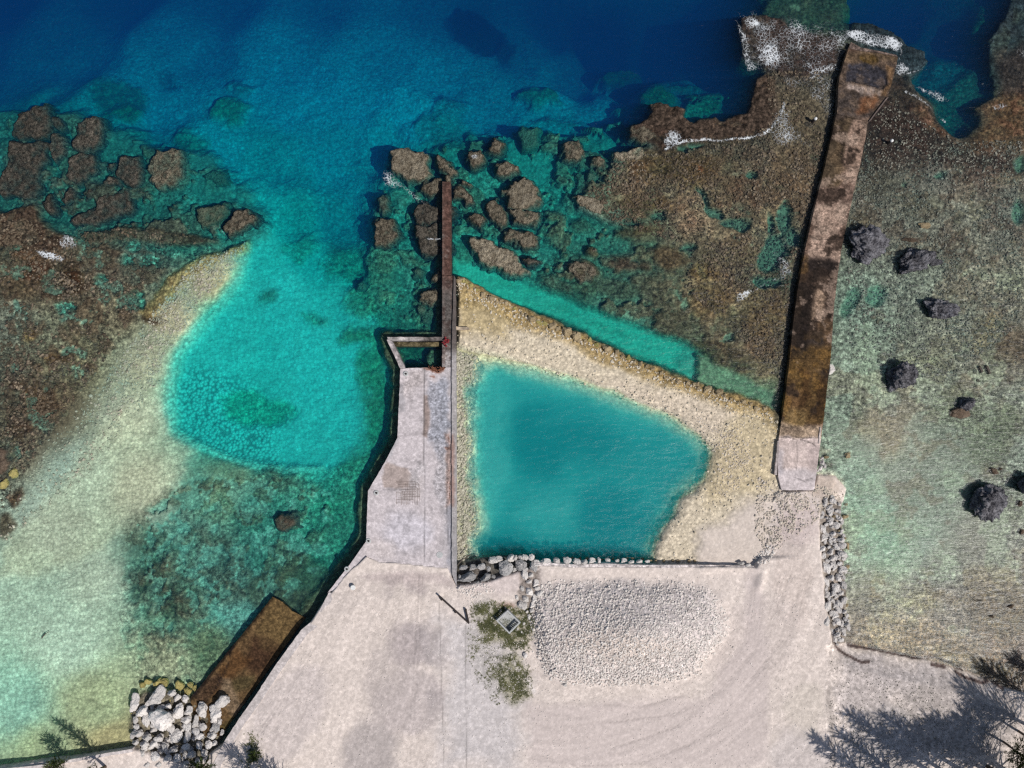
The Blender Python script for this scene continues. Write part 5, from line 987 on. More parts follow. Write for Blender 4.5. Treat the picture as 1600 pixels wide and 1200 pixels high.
for (a, c_, wp, hp) in T2r:
    boulder(1260 + a * sc_, 760 + c_ * sc_, wp * sc_, hp * sc_, M_PALE, spec2.get((a, c_), ('small ' if wp * hp < 1500 else 'large ' if wp * hp > 2800 else 'mid-sized ') + 'white boulder on the ' + ('sand side' if a < 175 else 'lagoon side' if a > 235 else 'crown') + ' of the riprap line, ' + ('northern' if c_ < 400 else 'southern' if c_ > 800 else 'middle') + ' part'), G2, z=1.15 + .1 * ((a * 7 + c_) % 5))
for k in range(96):
    v = 778 + k * 2.34; xc = np.interp(v, [775, 830, 900, 1003], [1300, 1304, 1306, 1312])
    boulder(xc + rng.uniform(-19, 16) * (.6 if v < 800 or v > 990 else 1), v, rng.uniform(6, 9), rng.uniform(6, 9), M_PALE, 'smaller white stone filling the riprap line by the lagoon', 'small stones filling the riprap line', z=1.1, name='stone', cat='stone', sink=.2)
for (a, c_, wp, hp) in [(280,215,60,36),(300,430,26,60),(240,318,40,26),(275,375,36,24),(300,580,30,40),(285,130,40,24),(290,855,30,30),(200,215,40,24),(300,950,24,20)]:
    boulder(1260 + a * sc_, 760 + c_ * sc_, wp * sc_, hp * sc_, M_TAN, 'orange-stained stone on the water side of the riprap line', 'stained stones on the water side of the riprap', z=None, name='stone', cat='stone')
for k, (u, v, a, c_) in enumerate([(1286,722,7,12),(1283,731,8,9),(1289,728,7,9),(1285,716,7,6),(1278,735,6,5)]):
    boulder(u, v, a, c_, M_PALE, 'white stone stacked beside the landward end of the jetty', 'stones beside the jetty end', z=.5, name='stone', cat='stone')
boulder(1292,714,9,5, M_TAN, 'dark tan stone lying off the stack beside the jetty end', None, z=.1, name='stone', cat='stone')

# row of big blocks where the dock, lagoon and sand meet, and the arm of white stones
s8 = .125
G3 = 'limestone blocks between the dock and the lagoon'
T3 = [(500,220,120,60,-15,'long flat block nearest the dock kerb'), (630,220,120,70,0,''), (580,330,240,150,-10,'large rough grey block against the foot of the dock'), (800,330,140,110,-30,'dark grooved block beside the large rough one'), (745,210,120,100,0,''), (870,130,130,90,-20,''), (950,120,120,80,0,''), (1020,220,210,170,0,'big smooth oval grey boulder in the block row'), (1110,95,110,110,0,'round grey block jutting into the lagoon'), (1215,180,170,130,0,''),
      (1240,90,110,60,0,''), (1350,95,90,60,0,''), (1270,310,90,130,0,''), (1380,210,110,130,0,''), (1520,150,120,90,-10,''), (1340,520,120,100,0,'round bright white boulder in the middle of the arm'), (1235,690,140,120,0,'largest round white boulder, lower end of the arm'), (1290,610,110,80,0,''), (1180,590,60,60,0,''), (1240,480,60,70,0,''), (1420,420,90,90,0,''), (1360,310,80,70,0,''), (1340,390,80,60,0,''), (1480,560,100,110,0,''), (1400,620,80,110,0,''), (1385,690,100,70,0,''), (1375,750,80,80,0,''), (1330,830,50,60,0,''),
      (1440,480,80,60,0,''), (1190,990,36,34,0,''), (1240,1020,36,36,0,''), (1265,915,40,36,0,''), (465,330,50,50,0,''), (690,400,60,40,0,''), (790,470,70,40,0,''), (820,230,60,60,0,''), (880,330,60,50,0,''), (1300,240,60,50,0,''), (1150,250,60,50,0,''), (1310,770,40,40,0,''), (1440,700,50,60,0,'')]
for (a, c_, wp, hp, rt, lab) in T3:
    u, v = 660 + a * s8, 860 + c_ * s8; white = c_ > 280 and a > 1150
    boulder(u, v, wp * s8, hp * s8, M_WHITE if white else (M_GREYST if (a + c_) % 3 == 0 or 500 < a < 1100 and c_ > 200 else M_PALE), lab or ((('small' if wp * hp < 5000 else 'mid-sized') + ' white stone in the arm beside the gravel heap, ' + ('lower end' if c_ > 700 else 'upper end' if c_ < 440 else 'middle')) if white else (('small' if wp * hp < 7000 else 'sizeable') + ' rough ' + ('grey' if (a + c_) % 3 == 0 or 500 < a < 1100 and c_ > 200 else 'pale') + ' block ' + ('close to the dock corner' if a < 760 else 'close to the retaining wall' if a > 1180 else 'in the middle of the lagoon corner row'))), 'white stones in the arm beside the gravel heap' if white else G3, z=1.75 if white else (1.35 if c_ < 200 else 1.5), rot=rt)
# crest stones of the retaining edge along the lagoon
s4 = .25
for k, (a, c_, wp, hp) in enumerate([(20,1085,40,40),(75,1085,50,36),(120,1080,40,34),(55,1130,60,50),(150,1130,60,50),(215,1115,66,40),(280,1105,56,38),(340,1102,60,38),(400,1112,56,40),(455,1112,50,40),(500,1108,52,36),(545,1105,30,40),(600,1100,44,24),(700,1105,46,26),(750,1112,40,26),(800,1108,44,26),(850,1110,36,22),(660,1106,30,22),(1480,1140,40,34),(1440,1120,40,24)]):
    boulder(800 + a * s4, 600 + c_ * s4, wp * s4, hp * s4, M_PALE, 'pale stone set along the edge of the retaining wall above the lagoon', 'stones along the lagoon retaining wall', z=1.45, name='stone', cat='stone')
for k in range(26):
    u = 870 + k * 12 + rng.uniform(-4, 4); boulder(u, 873 + rng.uniform(-2, 2) + (u - 870) * .012, rng.uniform(5, 9), rng.uniform(4, 6), M_TAN, 'weathered stone lying at the foot of the retaining wall in the lagoon', 'stones at the foot of the retaining wall', z=-.1 if u < 1010 else .6, name='stone', cat='stone')

# larger stones along the seaward crest of the rubble bank
CREST = [(716,434),(735,442),(760,458),(790,472),(820,487),(850,500),(880,511),(905,522),(930,532),(960,546),(990,559),(1020,573),(1050,588),(1080,597),(1110,606),(1140,617),(1170,628),(1200,638)]
for seg in range(len(CREST) - 1):
    (x0, y0), (x1, y1) = CREST[seg], CREST[seg + 1]
    for j in range(3):
        t = (j + rng.random() * .5) / 3; u = x0 + (x1 - x0) * t; v = y0 + (y1 - y0) * t + rng.uniform(1, 7); r_ = rng.uniform(6, 11)
        boulder(u, v, r_ * 1.1, r_, *(lambda ye: (M_YELLOW if ye else M_TAN, ('yellow-green' if ye else 'tan') + (' larger' if r_ > 9 else ' smaller') + ' stone on the seaward crest of the rubble bank, ' + ('near the sea wall' if seg < 4 else 'near the jetty' if seg > 12 else 'seaward half' if seg < 8 else 'landward half')))(rng.random() > .75), 'stones along the seaward crest of the bank', z=.45, name='stone', cat='stone')
for (u, v, a, c_, lab) in [(884,518,17,20,'large tan boulder on the crest of the rubble bank, upper of two side by side'), (903,526,17,20,'large tan boulder on the crest of the rubble bank, lower of two side by side'), (829,498,14,14,'round tan boulder on the crest nearest the dock end'), (865,509,14,16,'blocky tan boulder left of the two large ones'), (951,546,16,12,'flat tan boulder farther down the crest'), (1108,607,14,12,'squarish greenish boulder low on the crest near the jetty'), (1126,612,14,13,'tan boulder beside the squarish greenish one'), (768,466,12,12,'yellowish round boulder on the crest by the sea wall'), (722,436,12,8,'pale boulder at the join of bank and sea wall'), (1090,600,9,8,'small tan boulder left of the squarish greenish one')]:
    boulder(u, v, a, c_, M_TAN, lab, 'stones along the seaward crest of the bank', z=.55)
slab = slab_mesh('concrete_slab', [(712.5,510),(732,511),(734,514.5),(725,515.5),(712.5,515)], .95, .2, M_CONC, dark_col((190,172,150)), None, .3, .02); tag(slab, 'small flat pale slab on the rubble bank against the sea wall', 'slab')

# ------------------------------------------------------------------ loose stone, joined (nobody could count it)
ico_v = []; t_ = (1 + 5 ** .5) / 2
for a in (-1, 1):
    for c_ in (-t_, t_): ico_v += [(0, a, c_), (a, c_, 0), (c_, 0, a)]
bmt = bmesh.new(); bmesh.ops.create_icosphere(bmt, subdivisions=1, radius=1.0); IV = np.array([v.co[:] for v in bmt.verts]); IF = np.array([[v.index for v in f.verts] for f in bmt.faces]); bmt.free()
def scatter(name, region, n, r0, r1, mat, label, zref, seed, dens=None, sink=.3, flat_=.7, pw=2.2, parent=None):
    rs = np.random.RandomState(seed); pa = np.array(region, float)
    U = rs.uniform(pa[:, 0].min(), pa[:, 0].max(), n * 4); W = rs.uniform(pa[:, 1].min(), pa[:, 1].max(), n * 4)
    sd = poly_sd(U, W, region); keep = sd > 0
    if dens is not None: keep &= rs.rand(len(U)) < dens(U, W, sd)
    U = U[keep][:n]; W = W[keep][:n]; n = len(U)
    q = [P(u, v, zref) for u, v in zip(U, W)]; X_ = np.array([p_.x for p_ in q]); Y_ = np.array([p_.y for p_ in q])
    i_ = np.clip(np.searchsorted(gx, X_), 0, NX - 1); j_ = np.clip(np.searchsorted(gy, Y_), 0, NY - 1); Z_ = ZG[j_, i_]
    r = r0 + (r1 - r0) * rs.rand(n) ** pw
    S = np.stack([r * rs.uniform(.75, 1.3, n), r * rs.uniform(.7, 1.1, n), r * rs.uniform(.55, .9, n) * flat_ / .7], 1)
    V = IV[None] * (1 + .28 * rs.randn(n, len(IV), 1).clip(-1.5, 1.5)) * S[:, None]
    a = rs.uniform(0, 6.28, n); ca, sa = np.cos(a), np.sin(a)
    V = np.stack([V[..., 0] * ca[:, None] - V[..., 1] * sa[:, None] + X_[:, None], V[..., 0] * sa[:, None] + V[..., 1] * ca[:, None] + Y_[:, None], V[..., 2] + Z_[:, None] + (S[:, 2] * (1 - 2 * sink))[:, None]], 2)
    Fc = (IF[None] + (np.arange(n) * len(IV))[:, None, None]).reshape(-1, 3)
    o = fast_mesh(name, V.reshape(-1, 3), Fc, mat, False, {'tint': np.repeat(rs.rand(n), len(IV))}); return tag(o, label, kind='stuff')
def loose_mat(name, cs):
    b = NB(name); t = b.attr('tint', 'Fac'); col = b.mix(t, cs[0], cs[1]); n1 = b.noise(b.pos(), 5, 4, .7)
    lg = b.noise(b.pos(), .16, 3, .6)
    if len(cs) > 2: col = b.mix(b.mapr(lg, .42, .6, 0, .8), col, cs[2])
    return b.principled(b.scale(col, b.mapr(n1, .3, .7, .7, 1.25)), .95, n1, .05, .7, .1)
M_GRAV = loose_mat('crushed_coral_gravel', ((.84, .77, .71), (.70, .64, .59)))
M_RUBB = loose_mat('tan_coral_rubble', ((.76, .68, .56), (.50, .43, .32), (.62, .54, .41)))
M_RUBP = loose_mat('pale_coral_rubble', ((.72, .64, .56), (.54, .47, .39), (.62, .54, .44)))
M_RUBW = loose_mat('drowned_coral_rubble', ((.60, .56, .45), (.32, .29, .22), (.48, .46, .36)))
M_REEFR = loose_mat('reef_rubble', ((.30, .24, .17), (.045, .035, .03), (.12, .09, .06)))
M_FLATR = loose_mat('flat_rubble', ((.34, .33, .27), (.12, .11, .09), (.22, .21, .17)))
nz = lambda U, W, s, k: vnoise(U / s + k, W / s + k)
scatter('gravel', MOUND, 16000, .04, .20, M_GRAV, 'heap of crushed pale coral gravel', 1.7, 1, lambda U, W, sd: sstep(-2, 14, sd) * (1 - .45 * np.exp(-(((U - 960) / 70) ** 2 + ((W - 1000) / 25) ** 2))), pw=3.4)
scatter('gravel', ell(985,990,175,100), 1500, .06, .18, M_GRAV, 'stray gravel spilled round the heap', 1.7, 2, lambda U, W, sd: sstep(0, 60, sd) * .8)
PB = [(712,440),(735,446),(770,464),(880,516),(1000,570),(1110,611),(1200,643),(1216,660),(1216,770),(1170,785),(1120,815),(1085,840),(1082,876),(1022,876),(1026,850),(1036,825),(1058,800),(1062,782),(1086,765),(1104,742),(1110,712),(1092,684),(1050,655),(1000,635),(940,611),(870,588),(800,566),(745,552),(714,545)]
scatter('bank_rubble', PB, 9000, .04, .21, M_RUBB, 'tan coral rubble covering the bank round the lagoon', .5, 3, lambda U, W, sd: .06 + .22 * nz(U, W, 14, 3) + .72 * (1 - sstep(4, 30, line_d(U, W, [(712,432),(880,510),(1060,590),(1215,650)]))), pw=2.6, sink=.35)
scatter('bank_rubble', [(940,600),(1000,600),(1100,640),(1170,660),(1190,720),(1160,780),(1100,800),(1115,712),(1060,655)], 4500, .04, .14, M_RUBP, 'finer pale rubble on the inner side of the bank', .5, 4, lambda U, W, sd: sstep(0, 25, sd) * nz(U, W, 10, 8))
scatter('fallen_stones', [(1185,745),(1275,758),(1330,772),(1290,800),(1200,870),(1180,830)], 2200, .05, .20, M_RUBP, 'scattered small stones on the sand at the foot of the jetty', 1.2, 5, lambda U, W, sd: .2 + .8 * (nz(U, W, 12, 5) > .5))
scatter('fallen_stones', [(1180,870),(1205,850),(1215,862),(1200,880),(1186,884)], 160, .08, .22, M_GREYST and M_GRAV, 'grey stones heaped at the end of the retaining wall', 1.7, 6)
scatter('drowned_rubble', [(714,548),(745,556),(758,574),(745,600),(738,680),(742,780),(756,870),(714,880)], 3200, .10, .30, M_RUBW, 'drowned rubble along the dock side of the lagoon', 0, 7)
scatter('drowned_rubble', [(385,372),(383,398),(358,430),(312,480),(285,525),(262,560),(248,600),(150,740),(0,860),(0,830),(60,700),(150,600),(230,490),(300,405)], 9000, .07, .24, M_RUBW, 'drowned pale rubble over the western bank', 0, 8, lambda U, W, sd: (.25 + .75 * sstep(700, 420, W)) * sstep(0, 12, sd))
scatter('reef_rubble', [(0,330),(70,352),(200,356),(345,374),(262,425),(210,490),(150,580),(60,700),(0,800)], 9000, .08, .28, M_REEFR, 'loose brown reef rubble on the western flat', 0, 9, lambda U, W, sd: nz(U, W, 22, 2) ** 1.5)
scatter('reef_rubble', [(960,240),(1050,240),(1200,200),(1200,110),(1310,110),(1300,260),(1240,480),(1225,600),(1150,520),(1070,450),(1080,390),(970,350),(905,320)], 15000, .07, .24, M_REEFR, 'loose brown coral rubble on the big reef', 0, 10, lambda U, W, sd: nz(U, W, 26, 4) ** 1.3)
scatter('reef_rubble', [(1360,190),(1400,150),(1440,190),(1500,220),(1600,220),(1600,500),(1480,600),(1330,560),(1320,380)], 9000, .06, .20, M_FLATR, 'loose grey-brown rubble on the eastern flat', 0, 11, lambda U, W, sd: .15 + .85 * nz(U, W, 24, 6) ** 1.5)
scatter('reef_rubble', [(1330,560),(1480,600),(1600,500),(1600,1070),(1340,1012),(1330,700)], 3500, .04, .12, M_FLATR, 'small stones sprinkled over the sandy eastern shallows', 0, 12, lambda U, W, sd: .1 + .9 * sstep(900, 1000, W))
scatter('sand_pebbles', [(715,915),(830,960),(825,1080),(780,1100),(740,1000)], 1500, .03, .10, M_GRAV, 'pebbles around the grass', 1.7, 13)
scatter('sand_pebbles', [(1295,1010),(1600,1085),(1600,1200),(1295,1200)], 3500, .03, .09, M_FLATR, 'dark litter and pebbles on the lower beach', 1.5, 14, lambda U, W, sd: .15 + .85 * nz(U, W, 22, 7) ** 2)
scatter('sand_pebbles', [(520,925),(712,915),(1180,890),(1285,800),(1295,1200),(370,1200),(380,1130)], 5000, .03, .09, M_GRAV, 'grit and pebbles sprinkled over the sand yard', 1.7, 16, lambda U, W, sd: .2 + .8 * nz(U, W, 30, 9) ** 2)
scatter('fallen_stones', [(720,905),(760,905),(775,925),(740,935),(715,925)], 260, .05, .16, M_GRAV, 'broken stone beside the dock corner', 1.75, 15)

# ------------------------------------------------------------------ small things on the sand
def Pz(u, v): return P(u, v, 1.72)
fr_ = empty('barrier_rail', Pz(708, 952), 'bent dark steel rail lying as an open V on the sand near the grass', 'rail')
def wpart(name, fn, mat, root):
    bm = bmesh.new(); fn(bm); return local(root, bm_obj(name, bm, mat, root))
wpart('long_bar', lambda bm: bar(bm, P(685, 930.5, 2.15), P(733, 974, 2.15), .13, 8), M_STEEL, fr_)
wpart('short_bar', lambda bm: bar(bm, P(727.6, 952, 2.15), P(732.4, 973, 2.15), .13, 8), M_STEEL, fr_)
for (u, v) in ((690, 937), (711.5, 956.5), (731, 972), (728.2, 953)):
    wpart('foot', lambda bm: bar(bm, P(u, v, 1.65), P(u, v, 2.15) , .16, 8), M_STEEL, fr_)
pen = empty('slatted_box', Pz(794, 969), 'small square pale concrete box frame with barred sides standing in the grass', 'concrete box')
cs = [P(*c_, 1.7) for c_ in ((775.5, 967), (793.5, 951), (813.5, 970.5), (796, 988))]
cs = [Vector((c_.x, c_.y, 1.7)) for c_ in cs]; ctr = sum(cs, Vector()) / 4
def prism(bm, pts, z0, z1):
    a = [bm.verts.new((p_.x, p_.y, z0)) for p_ in pts]; c_ = [bm.verts.new((p_.x, p_.y, z1)) for p_ in pts]; n = len(pts)
    for k in range(n): bm.faces.new((a[k], a[(k + 1) % n], c_[(k + 1) % n], c_[k]))
    bm.faces.new(a[::-1]); bm.faces.new(c_)
wpart('floor_slab', lambda bm: prism(bm, [ctr.lerp(c_, .9) for c_ in cs], 1.68, 1.80), M_BOX, pen)
HB = 1.05
for k in range(4):
    a, c_ = cs[k], cs[(k + 1) % 4]; ai, ci = ctr.lerp(a, .84), ctr.lerp(c_, .84)
    if k in (0, 2):
        wpart('top_rail', lambda bm: prism(bm, [a, c_, ci, ai], 1.7 + HB - .16, 1.7 + HB), M_BOX, pen)
        wpart('bottom_rail', lambda bm: prism(bm, [a, c_, ci, ai], 1.69, 1.7 + .2), M_BOX, pen)
        for j in range(8):
            t0, t1 = (j + .25) / 8, (j + .75) / 8
            wpart('bar', lambda bm: prism(bm, [a.lerp(c_, t0), a.lerp(c_, t1), ai.lerp(ci, t1), ai.lerp(ci, t0)], 1.9, 1.7 + HB - .16), M_BOX, pen)
    else:
        wpart('side_wall', lambda bm: prism(bm, [a, c_, ci, ai], 1.69, 1.7 + HB - .004), M_BOX, pen)
boulder(820, 1024, 8, 8, M_WHITE, 'single white stone at the left foot of the gravel heap', None, z=1.9, name='stone', cat='stone')
boulder(884, 1071, 7, 7, M_WHITE, 'single white stone at the lower edge of the gravel heap', None, z=1.85, name='stone', cat='stone')
for (u, v, lab) in ((1270, 190, 'west of the jetty head'), (1388, 224, 'east of the jetty head')):
    r = empty('marker_post', P(u, v, 0), 'short white-topped marker post standing on the reef ' + lab, 'marker post', 'marker posts on the reef')
    bm = bmesh.new(); bmesh.ops.create_cone(bm, cap_ends=True, segments=10, radius1=.32, radius2=.2, depth=1.5, matrix=Matrix.Translation((0, 0, .3))); bm_obj('post', bm, M_STEEL, r)
    bm = bmesh.new(); bmesh.ops.create_icosphere(bm, subdivisions=2, radius=.26, matrix=Matrix.Translation((0, 0, 1.15))); bm_obj('cap', bm, M_WHITEP, r)
    coral_rock('coral_rock', ell(u - 3, v + 4, 6, 4), .3, -1, M_CORALD, 'small dark coral knob at the foot of the marker post ' + lab, rough=.15, edge=.5)
bm = bmesh.new(); bar(bm, P(65, 997, .02), P(71, 990, .03), .09, 7); bar(bm, P(71, 990, .03), P(77, 987, .02), .045, 6); tag(bm_obj('driftwood', bm, M_DRIFT), 'thin dark stick afloat in the pale western shallows', 'driftwood')
for (a, c_) in (((1530,573),(1534,582)), ((1541,572),(1546,584))):
    bm = bmesh.new(); bar(bm, P(*a, -.1), P(*c_, -.1), .3, 6); tag(bm_obj('driftwood', bm, M_DRIFT), 'short brown log lying in the eastern shallows, one of a close pair', 'log', 'pair of logs in the eastern shallows')
for (a, m_, c_, r_) in (((714,884),(722,874),(724,873),.12), ((726,873),(732,868),(736,867),.1)):
    bm = bmesh.new(); bar(bm, P(*a, 1.2), P(*m_, 1.4), r_, 6); bar(bm, P(*m_, 1.4), P(*c_, 1.4), r_ * .7, 6); tag(bm_obj('driftwood', bm, M_DRIFT), 'weathered stick lying where the dock kerb meets the lagoon corner', 'driftwood', 'sticks at the lagoon corner')

# grass: real blades
def grass(regions, n, seed):
    rs = np.random.RandomState(seed); Vs = []; k = 0
    for g, m in regions:
        pa = np.array(g, float); U = rs.uniform(pa[:, 0].min() - 8, pa[:, 0].max() + 8, m * 5); W = rs.uniform(pa[:, 1].min() - 8, pa[:, 1].max() + 8, m * 5)
        dn = sstep(-12, 14, poly_sd(U, W, g)) * sstep(.35, .62, vnoise(U / 9., W / 9., 3) * .6 + vnoise(U / 3.5, W / 3.5, 5) * .4)
        kp = rs.rand(len(U)) < dn; U, W = U[kp][:m], W[kp][:m]
        for u, v in zip(U, W):
            q = P(u, v, 1.72); z = zat(q.x, q.y)
            for _ in range(4):
                a = rs.uniform(0, 6.28); L = rs.uniform(.10, .28); w_ = rs.uniform(.02, .045); dx, dy = math.cos(a), math.sin(a); ox, oy = rs.uniform(-.1, .1, 2)
                Vs += [(q.x + ox - dy * w_, q.y + oy + dx * w_, z), (q.x + ox + dy * w_, q.y + oy - dx * w_, z), (q.x + ox + dx * L, q.y + oy + dy * L, z + rs.uniform(.06, .2))]
    V = np.array(Vs); return tag(fast_mesh('grass', V, np.arange(len(V)).reshape(-1, 3), M_GRASS), 'patchy short grass growing through the sand around the concrete box', kind='stuff')
grass([(GRASS[0], 3000), (GRASS[1], 900), ([(740,960),(755,1000),(790,1060),(780,1100),(735,1030)], 500), (ell(392,1175,12,26), 300)], 1, 3)

# ------------------------------------------------------------------ foam: lace of bubbles lying on the water and wet reef
b = NB('sea_foam'); p = b.pos(); al = b.attr('foam', 'Fac')
wv_ = b.n('Mapping', ins={'Vector': p, 'Scale': (1, 1, .0)}).outputs[0]
d1 = b.noise(wv_, .5, 4, .6)
pw2 = b.n('VectorMath', operation='ADD', ins={0: wv_}); b.t.links.new(b.n('TexNoise', ins={'Vector': wv_, 'Scale': .8, 'Detail': 4.0}).outputs['Color'], pw2.inputs[1])
ve = b.vor(pw2.outputs[0], 1.9, 'DISTANCE_TO_EDGE'); ve2 = b.vor(pw2.outputs[0], 3.6, 'DISTANCE_TO_EDGE')
lace = b.math('MAXIMUM', b.mapr(ve, 0, .2, 1, 0), b.math('MULTIPLY', b.mapr(ve2, 0, .22, 1, 0), .8))
fn = b.noise(wv_, 3.5, 5, .75)
tot = b.math('ADD', b.math('MULTIPLY', lace, .62), b.math('MULTIPLY', fn, .48))
thr = b.math('SUBTRACT', 1.08, b.math('MULTIPLY', al, .80))
msk = b.n('MapRange', ins={'Value': b.math('SUBTRACT', tot, thr), 'From Min': 0, 'From Max': .3, 'To Min': 0, 'To Max': .9}).outputs[0]
df = b.n('BsdfDiffuse', ins={'Color': (.80, .83, .85, 1)}); tr = b.n('BsdfTransparent')
mx = b.n('MixShader', ins={0: msk, 1: tr.outputs[0], 2: df.outputs[0]}); b.t.links.new(mx.outputs[0], b.out.inputs['Surface']); M_FOAM = b.m
def foam(shape, strength, label, soft=6, warp=5, line=None, wd=3, zadd=.05):
    pa = np.array(shape if line is None else line, float); mg = (soft + warp) if line is None else wd * 3 + warp
    a, c_ = P(pa[:, 0].min() - mg, pa[:, 1].max() + mg, .1), P(pa[:, 0].max() + mg, pa[:, 1].min() - mg, .1)
    xs = np.arange(a.x, c_.x, .2); ys = np.arange(a.y, c_.y, .2); GX, GY = np.meshgrid(xs, ys); sh = GX.shape; x, y = GX.ravel(), GY.ravel(); U, W = PIX(x, y, .1)
    U2 = U + warp * fbm(x, y, 3, 4, 200); W2 = W + warp * fbm(x, y, 3, 4, 210)
    if line is None: m = sstep(-soft, soft, poly_sd(U2, W2, shape))
    else: m = np.exp(-(line_d(U2, W2, line) / wd) ** 2)
    m = m * strength * (.78 + .45 * fbm(x, y, 2.2, 3, 220))
    i_ = np.clip(np.searchsorted(gx, x), 0, NX - 1); j_ = np.clip(np.searchsorted(gy, y), 0, NY - 1); z = np.maximum(ZG[j_, i_], np.maximum(ZG[np.clip(j_ - 1, 0, NY - 1), np.clip(i_ - 1, 0, NX - 1)], 0)) + zadd
    Fi = np.arange(sh[0] * sh[1]).reshape(sh); ok = (m > .12).reshape(sh); f = ok[:-1, :-1] | ok[1:, 1:]
    jj, ii = np.where(f)
    if not len(jj): return
    Fc = np.stack([Fi[jj, ii], Fi[jj, ii + 1], Fi[jj + 1, ii + 1], Fi[jj + 1, ii]], 1); us, inv = np.unique(Fc, return_inverse=True)
    o = fast_mesh('sea_foam', np.stack([x, y, z], 1)[us], inv.reshape(Fc.shape), M_FOAM, True, {'foam': m[us]}); return tag(o, label, kind='stuff')
foam(None, 1.0, 'bright broken wave edge on the reef rim', line=[(1040,233),(1052,226),(1075,220),(1100,217),(1140,219),(1165,217),(1190,211),(1208,200),(1220,180),(1226,160)], wd=3.2, warp=3)
foam(ell(1050,218,14,16), .85, 'foam fan at the corner of the reef rim', soft=8)
foam([(1155,22),(1180,28),(1210,40),(1215,52),(1190,50),(1165,45)], .86, 'white water breaking over the outer reef', soft=7)
foam([(1152,30),(1165,50),(1180,62),(1215,68),(1225,90),(1200,105),(1170,112),(1160,80)], .8, 'foam lace behind the outer reef')
foam([(1160,20),(1330,45),(1310,110),(1200,112),(1180,80)], .64, 'thin foam lace over the wet reef beside the jetty head', soft=16, warp=12)
foam([(1215,112),(1308,120),(1306,170),(1290,180),(1250,150),(1220,140)], .58, 'faint foam lace west of the jetty head', soft=14, warp=12)
foam([(1200,205),(1225,150),(1245,190),(1290,240),(1260,235),(1215,232)], .56, 'faint foam lace inside the reef rim', soft=14, warp=12)
foam(None, 1.0, 'wave edge running up against the jetty head', line=[(1268,122),(1280,115),(1295,106),(1308,108)], wd=3.4, warp=3)
foam([(1262,110),(1290,100),(1310,95),(1308,112),(1275,122)], .75, 'broken foam beside the jetty head')
foam([(1318,52),(1335,48),(1370,52),(1400,62),(1410,72),(1402,86),(1370,76),(1340,68),(1325,62)], 1.0, 'surf breaking over the end of the jetty head', soft=5, zadd=.5)
foam([(1305,58),(1328,46),(1330,66),(1312,74)], .8, 'surf at the corner of the jetty head')
foam([(1398,98),(1412,96),(1422,108),(1412,117),(1398,116)], 1.0, 'foam against the east face of the jetty head', soft=5)
foam(None, .85, 'foam line beside the jetty head', line=[(1407,70),(1409,82),(1404,96)], wd=2.5, warp=2)
foam(None, .8, 'foam edge below the dark reef lobe', line=[(1412,115),(1430,112),(1442,110)], wd=2, warp=2)
foam([(1428,132),(1440,134),(1475,146),(1488,160),(1468,160),(1450,148)], .82, 'torn foam in the mouth of the inlet', soft=5)
foam(None, .85, 'foam line along the western side of the inlet', line=[(1415,142),(1430,150),(1450,165),(1470,185),(1478,192)], wd=2.6, warp=4)
foam(None, .6, 'foam edge at the eastern side of the inlet', line=[(1535,128),(1550,140),(1562,145)], wd=2.5, warp=3)
foam(ell(1560,164,14,6,-10), .8, 'foam patch on the reef east of the inlet')
foam([(1570,60),(1600,70),(1610,100),(1590,95),(1575,80)], .62, 'faint foam lace on the far eastern reef', soft=10)
foam([(52,388),(62,388),(85,396),(102,404),(98,411),(85,408),(65,401)], 1.15, 'bright white breaker on the western reef flat', soft=3, warp=3)
foam([(90,375),(100,362),(118,370),(120,385),(105,392),(92,388)], .78, 'foam lace beside the western breaker')
foam([(600,262),(612,268),(630,285),(655,305),(665,320),(650,315),(625,295),(600,290),(595,275)], .72, 'foam lace at the foot of the tan coral rock', soft=8)
foam(ell(743,247,6,4), 1.2, 'patch of foam on the round coral rock', soft=3, warp=2, zadd=.75)
foam(None, 1.0, 'foam streak on the dark coral rock by the sea wall', line=[(668,374),(678,376),(688,375)], wd=1.6, warp=2, zadd=.75)
foam([(1200,385),(1218,395),(1235,410),(1238,430),(1215,442),(1212,425)], .66, 'foam lace in the pool west of the jetty', soft=8)
foam(None, .9, 'foam streak in the pool west of the jetty', line=[(1208,438),(1222,434),(1236,424)], wd=2.5, warp=4)
foam([(1145,470),(1150,455),(1170,452),(1178,456),(1165,466),(1152,475)], .85, 'small foam patch on the reef flat', soft=4)
foam(None, .55, 'foam thread beyond the small foam patch', line=[(1172,460),(1188,450),(1200,440)], wd=2, warp=3)
foam(None, .5, 'foam threads near the bank tip', line=[(293,356),(302,358)], wd=2, warp=2)
foam(None, .6, 'foam threads below the jagged rock', line=[(345,362),(352,368)], wd=2.2, warp=3)
foam(None, .5, 'foam thread along the reef crack', line=[(1088,300),(1092,320),(1105,332),(1118,335)], wd=3.5, warp=5)
foam(None, .45, 'foam thread beside the coral rock row', line=[(218,284),(224,290)], wd=2, warp=2)

